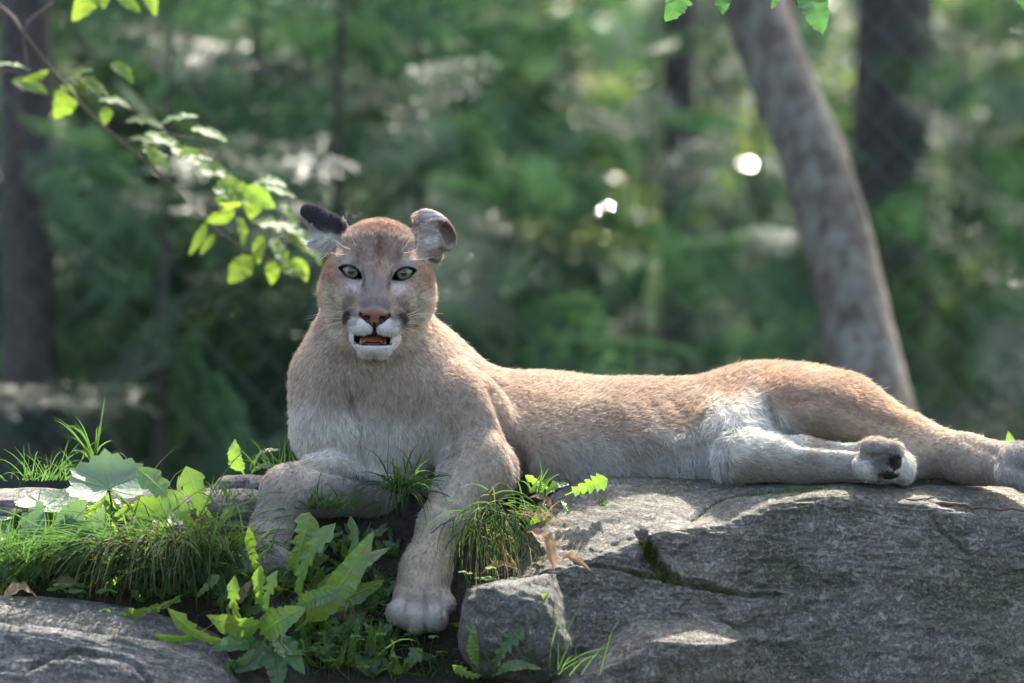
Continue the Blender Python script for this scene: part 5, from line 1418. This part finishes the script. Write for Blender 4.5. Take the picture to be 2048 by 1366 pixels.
# understory saplings whose leaves show in the frame
UG = 'leafy saplings in the wood'; UL = 'leafy hardwood sapling glowing yellow-green in the blurred wood'
for k, (px_, py_, Y) in enumerate(((130, 40, 12), (560, 40, 17), (840, 20, 15), (1200, 90, 17), (1290, 40, 20), (1690, 120, 18), (1950, 60, 13), (2020, 560, 10), (1440, 260, 10), (330, 120, 22), (1000, 200, 24), (1230, 400, 9.5), (1770, 290, 10), (1560, 560, 19), (100, 420, 20), (820, 420, 28), (1100, 490, 9), (1760, 640, 26), (1330, 500, 9))):
    r = np.random.default_rng(500 + k); c = P(px_, py_, Y)
    zb = ground_z(np.array([c[0]]), np.array([Y]))[0]
    nr_ = .6 if Y < 11 else 1.0
    lobes = [(c[0] + r.normal(0, .3 * nr_), Y + r.normal(0, .4), c[2] + r.normal(0, .22 * nr_), .38 * nr_, .4, .24 * nr_) for q in range(6)]
    broadleaf(c[0] + r.normal(0, .2), Y, max(c[2] - zb + .3, .6), .022, lobes, 600, .055 if Y < 11 else .10, UL, UG, MAT_YELLOWGREEN if k % 3 or Y < 11 else MAT_BROAD, seed=60 + k, name='hardwood_sapling', limbs=6)
# the far wood closes the view
r = np.random.default_rng(7); lob = []
for k in range(190):
    X, Y = r.uniform(-14, 14), r.uniform(34, 75); zg = float(ground_z(np.array([X]), np.array([Y]))[0])
    lob.append((X, Y, zg + r.uniform(.1, 6.0), r.uniform(.7, 1.7), r.uniform(.7, 1.5), r.uniform(.5, 1.2)))
V, Q = leaf_cloud(lob, 60000, .24, r)
o = obj('far_wood', np_mesh('far_wood', V, Q, smooth=False), MAT_BROAD); tag(o, 'distant green wood closing the view behind the firs', 'wood', kind='stuff')
# low undergrowth on the slope
V, Q = leaf_cloud([(x, y, float(ground_z(np.array([x]), np.array([y]))[0]) + .12, .5, .5, .16) for x, y in zip(r.uniform(-4, 4, 200), r.uniform(9, 34, 200))], 20000, .09, r)
o = obj('undergrowth', np_mesh('undergrowth', V, Q, smooth=False), MAT_BROAD); tag(o, 'low leafy undergrowth on the forest floor', 'undergrowth', kind='stuff')
# --- the leaning tree
TY = 3.1
pth = [(1830, 1250), (1790, 1000), (1750, 800), (1705, 600), (1655, 400), (1580, 200), (1505, 0), (1430, -200), (1330, -500), (1180, -1000), (1050, -1600)]
path = catmull(np.array([P(x, y, TY + .0006 * (1200 - y)) for x, y in pth]), np.linspace(0, len(pth) - 1, 60))
wd = np.interp(np.linspace(0, 1, 60), [0, .2, .35, .5, .62, 1], [.098, .087, .082, .078, .075, .04])
V, Q = tube(path, wd, 24)
V = V + .010 * fbm(V * np.array([10, 10, 4]), 4, 5)[:, None] * unit(V - np.repeat(path, 24, 0))
lt = empty('leaning_tree', path[0]); tag(lt, 'leaning grey tree trunk mottled with pale lichen behind the cougar\'s rump', 'tree')
def ltk(nm, me, mat_, pa=None):
    o = obj(nm, me, mat_); o.parent = pa or lt
    if pa is None: o.matrix_parent_inverse = Matrix.Translation(-Vector(lt.location))
    return o
ltr = ltk('trunk', np_mesh('trunk', V, Q), MAT_LICHENBARK)
tp = path[-1]
for q in range(5):
    e = tp + np.array([(-1.2, -.6, .2, .8, -.2)[q], (.2, -.5, .6, .1, .3)[q], (.4, .9, 1.2, .6, 1.6)[q]])
    V, Q = tube(catmull(np.array([path[-14 + 2 * q], (path[-14 + 2 * q] + e) / 2 + np.array([0, 0, .15]), e]), np.linspace(0, 2, 10)), np.linspace(.025, .005, 10), 6); ltk('limb', np_mesh('limb', V, Q), MAT_LICHENBARK, ltr)
V, Q = leaf_cloud([(tp[0] + a, tp[1] + b, tp[2] + c, .6, .6, .4) for a, b, c in ((-1.2, .2, .4), (-.6, -.5, .9), (.2, .6, 1.2), (-.2, .3, 1.6), (-.5, 0, .6))], 1500, .09, np.random.default_rng(3))
ltk('crown', np_mesh('crown', V, Q, smooth=False), MAT_BROAD)
# --- chain-link fence of the enclosure
FY = 3.6; m = NB('fence_wire'); MAT_WIRE = m.surf(m.n('BsdfPrincipled', i_Base_Color=(.16, .17, .17), i_Metallic=.6, i_Roughness=.5))
fence = empty('chain_link_fence', (0, FY, -.65)); tag(fence, 'blurred chain-link fence crossing the wood behind the leaning tree', 'fence')
def fk(nm, me, kind=None):
    o = obj(nm, me, MAT_WIRE); o.parent = fence; o.matrix_parent_inverse = Matrix.Translation(-Vector(fence.location))
    if kind: o['kind'] = kind
VV, QQ, o0 = [], [], 0
pitch = .055
for i in range(-46, 46):
    nz = 48; zz = -.62 + np.arange(nz) * pitch; xx = i * pitch + np.where((np.arange(nz) + i) % 2, pitch * .5, -pitch * .5)
    yy = FY + np.where(np.arange(nz) % 2, .003, -.003)
    V, Q = tube(np.stack([xx, yy, zz], 1), .0012, 3); VV.append(V); QQ.append(Q + o0); o0 += len(V)
fk('wire_mesh', np_mesh('wire_mesh', np.concatenate(VV), np.concatenate(QQ)), 'stuff')
for x in (-2.5, 2.5):
    V, Q = tube([(x, FY, -.8), (x, FY, 2.05)], .03, 10); fk('post', np_mesh('post', V, Q))
V, Q = tube([(-2.6, FY, 2.02), (2.6, FY, 2.02)], .02, 8); fk('top_rail', np_mesh('top_rail', V, Q))
# --- beech sapling reaching in from the side
BY = 1.35
bs = empty('beech_sapling', (-1.42, BY + .3, -.35)); tag(bs, 'beech sapling branch with bright backlit leaves slanting down behind the cougar\'s ear', 'tree')
def bk(nm, me, mat_, pa=None):
    o = obj(nm, me, mat_); o.parent = pa or bs
    if pa is None: o.matrix_parent_inverse = Matrix.Translation(-Vector(bs.location))
    return o
V, Q = tube([(-1.42, BY + .3, -.6), (-1.40, BY + .3, .4), (-1.44, BY + .25, 1.2), (-1.40, BY + .2, 2.2)], np.array([.03, .027, .022, .01]), 10); bk('trunk', np_mesh('trunk', V, Q), MAT_TWIG)
def branch(pp, r0, r1, n=24, Y=BY):
    pth_ = catmull(np.array([P(x, y, Y + dy) for x, y, dy in pp]), np.linspace(0, len(pp) - 1, n)); V, Q = tube(pth_, np.linspace(r0, r1, n), 6)
    return bk('branch', np_mesh('branch', V, Q), MAT_TWIG), pth_
b1, bp1 = branch([(-420, -260, .25), (-200, -120, .2), (0, 12, .05), (51, 72, 0), (154, 200, 0), (246, 287, 0), (328, 354, 0), (405, 436, 0), (461, 480, 0), (540, 520, 0), (612, 548, 0)], .0042, .0010, 40)
branch([(-30, -90, 0), (60, -60, 0), (112, -5, 0), (62, 40, 0), (48, 74, 0), (54, 130, 0)], .004, .003)
branch([(405, 436, 0), (470, 420, -.02), (540, 400, -.03)], .002, .001, 10); branch([(246, 287, 0), (330, 270, -.02), (430, 285, -.04)], .002, .001, 10)
branch([(154, 200, 0), (90, 160, -.02), (10, 140, -.05)], .002, .001, 10)
BL = [(20, 138, 90, 26, 70, 5), (60, 175, 78, 42, 35, 20), (125, 205, 75, 60, 10, 115), (212, 232, 38, 30, 0, 100), (160, 150, 60, 36, 60, -20), (70, 150, 60, 30, 55, 160),
      (185, 175, 80, 40, 62, 30), (230, 210, 70, 40, 65, 15), (290, 250, 80, 44, 60, 10), (330, 285, 90, 50, 58, 25), (360, 240, 80, 40, 65, -10), (420, 270, 80, 44, 60, 20), (300, 310, 60, 40, 50, 60),
      (380, 320, 90, 54, 55, 30), (430, 350, 80, 50, 50, 15), (470, 380, 80, 50, 30, 25), (520, 395, 75, 50, 5, 35), (505, 410, 60, 48, -5, 95), (540, 370, 70, 44, 60, 5), (440, 430, 66, 34, 20, 160),
      (395, 478, 75, 24, 15, 118), (415, 490, 50, 20, 20, 125), (480, 462, 60, 30, 40, 80), (480, 540, 72, 52, 0, 130), (545, 455, 90, 55, 62, 15), (590, 470, 85, 50, 60, 35), (560, 510, 80, 50, 55, 60), (545, 545, 50, 34, 0, 95),
      (600, 540, 55, 32, 0, 60), (615, 500, 90, 52, 60, 50), (520, 500, 60, 34, 20, 100), (460, 400, 60, 34, 60, 180), (170, 12, 80, 50, 5, 130), (258, 5, 60, 34, 10, 40), (300, 0, 70, 34, 15, 70), (200, -20, 80, 50, 30, 80)]
BL += [(x + random.gauss(0, 34), y + random.gauss(0, 26), random.uniform(48, 78), random.uniform(26, 42), random.uniform(35, 72), random.uniform(-20, 70)) for x, y in ((300, 270), (340, 300), (380, 300), (420, 330), (440, 380), (480, 420), (520, 430), (560, 470), (590, 500), (500, 380), (540, 400), (200, 200), (240, 240), (120, 160), (570, 530)) for q in range(1)]
for k, (x, y, ln_, wd_, ro, an) in enumerate(BL):
    a = R(an); dx, dy = math.cos(a) * ln_ / 2, math.sin(a) * ln_ / 2; yb = BY + random.uniform(-.10, .08)
    V, Q, rib = leaf_verts(P(x - dx, y - dy, yb), P(x + dx, y + dy, yb - .01), wd_ * .86 * SC(yb), ro, .08, .2, 'ovate', 900 + k)
    me = np_mesh('leaf', V, Q); vcol(me, 'rib', np.repeat(rib[:, None], 3, 1)); bk('leaf', me, MAT_BEECH, b1)
# --- maple branch overhead at the right
mt = empty('maple_tree', (1.75, 1.0, -.4)); tag(mt, 'maple with a few hanging leaf tips reaching down above the leaning trunk', 'tree')
def mk(nm, me, mat_, pa=None):
    o = obj(nm, me, mat_); o.parent = pa or mt
    if pa is None: o.matrix_parent_inverse = Matrix.Translation(-Vector(mt.location))
    return o
V, Q = tube([(1.75, 1.0, -.7), (1.73, 1.0, .5), (1.76, .95, 1.3), (1.7, .9, 2.3)], np.array([.05, .045, .04, .02]), 10); mk('trunk', np_mesh('trunk', V, Q), MAT_BARK)
mp_ = [P(3000, -140, .9), P(2500, -160, .6), P(2000, -110, .35), P(1700, -50, .30), P(1500, -40, .28), P(1330, -30, .28)]
V, Q = tube(catmull(np.array(mp_), np.linspace(0, 5, 30)), np.linspace(.009, .0015, 30), 6); mb = mk('branch', np_mesh('branch', V, Q), MAT_TWIG)
for k, (b_, t_, wd_, ro) in enumerate((((1372, -40), (1330, 44), 52, 20), ((1425, -30), (1446, 30), 40, 25), ((1560, -40), (1542, 18), 24, 40), ((1590, -40), (1646, 70), 62, 10), ((1660, -60), (1720, -10), 50, 30), ((2030, -90), (2052, 30), 40, 30), ((1490, -70), (1500, -10), 40, 20))):
    V, Q, rib = leaf_verts(P(*b_, .28), P(*t_, .26), wd_ * SC(.3), ro, .1, .2, 'broad', 950 + k)
    me = np_mesh('leaf', V, Q); vcol(me, 'rib', np.repeat(rib[:, None], 3, 1)); mk('leaf', me, MAT_MAPLE, mb)
print('forest', time.time() - T0)
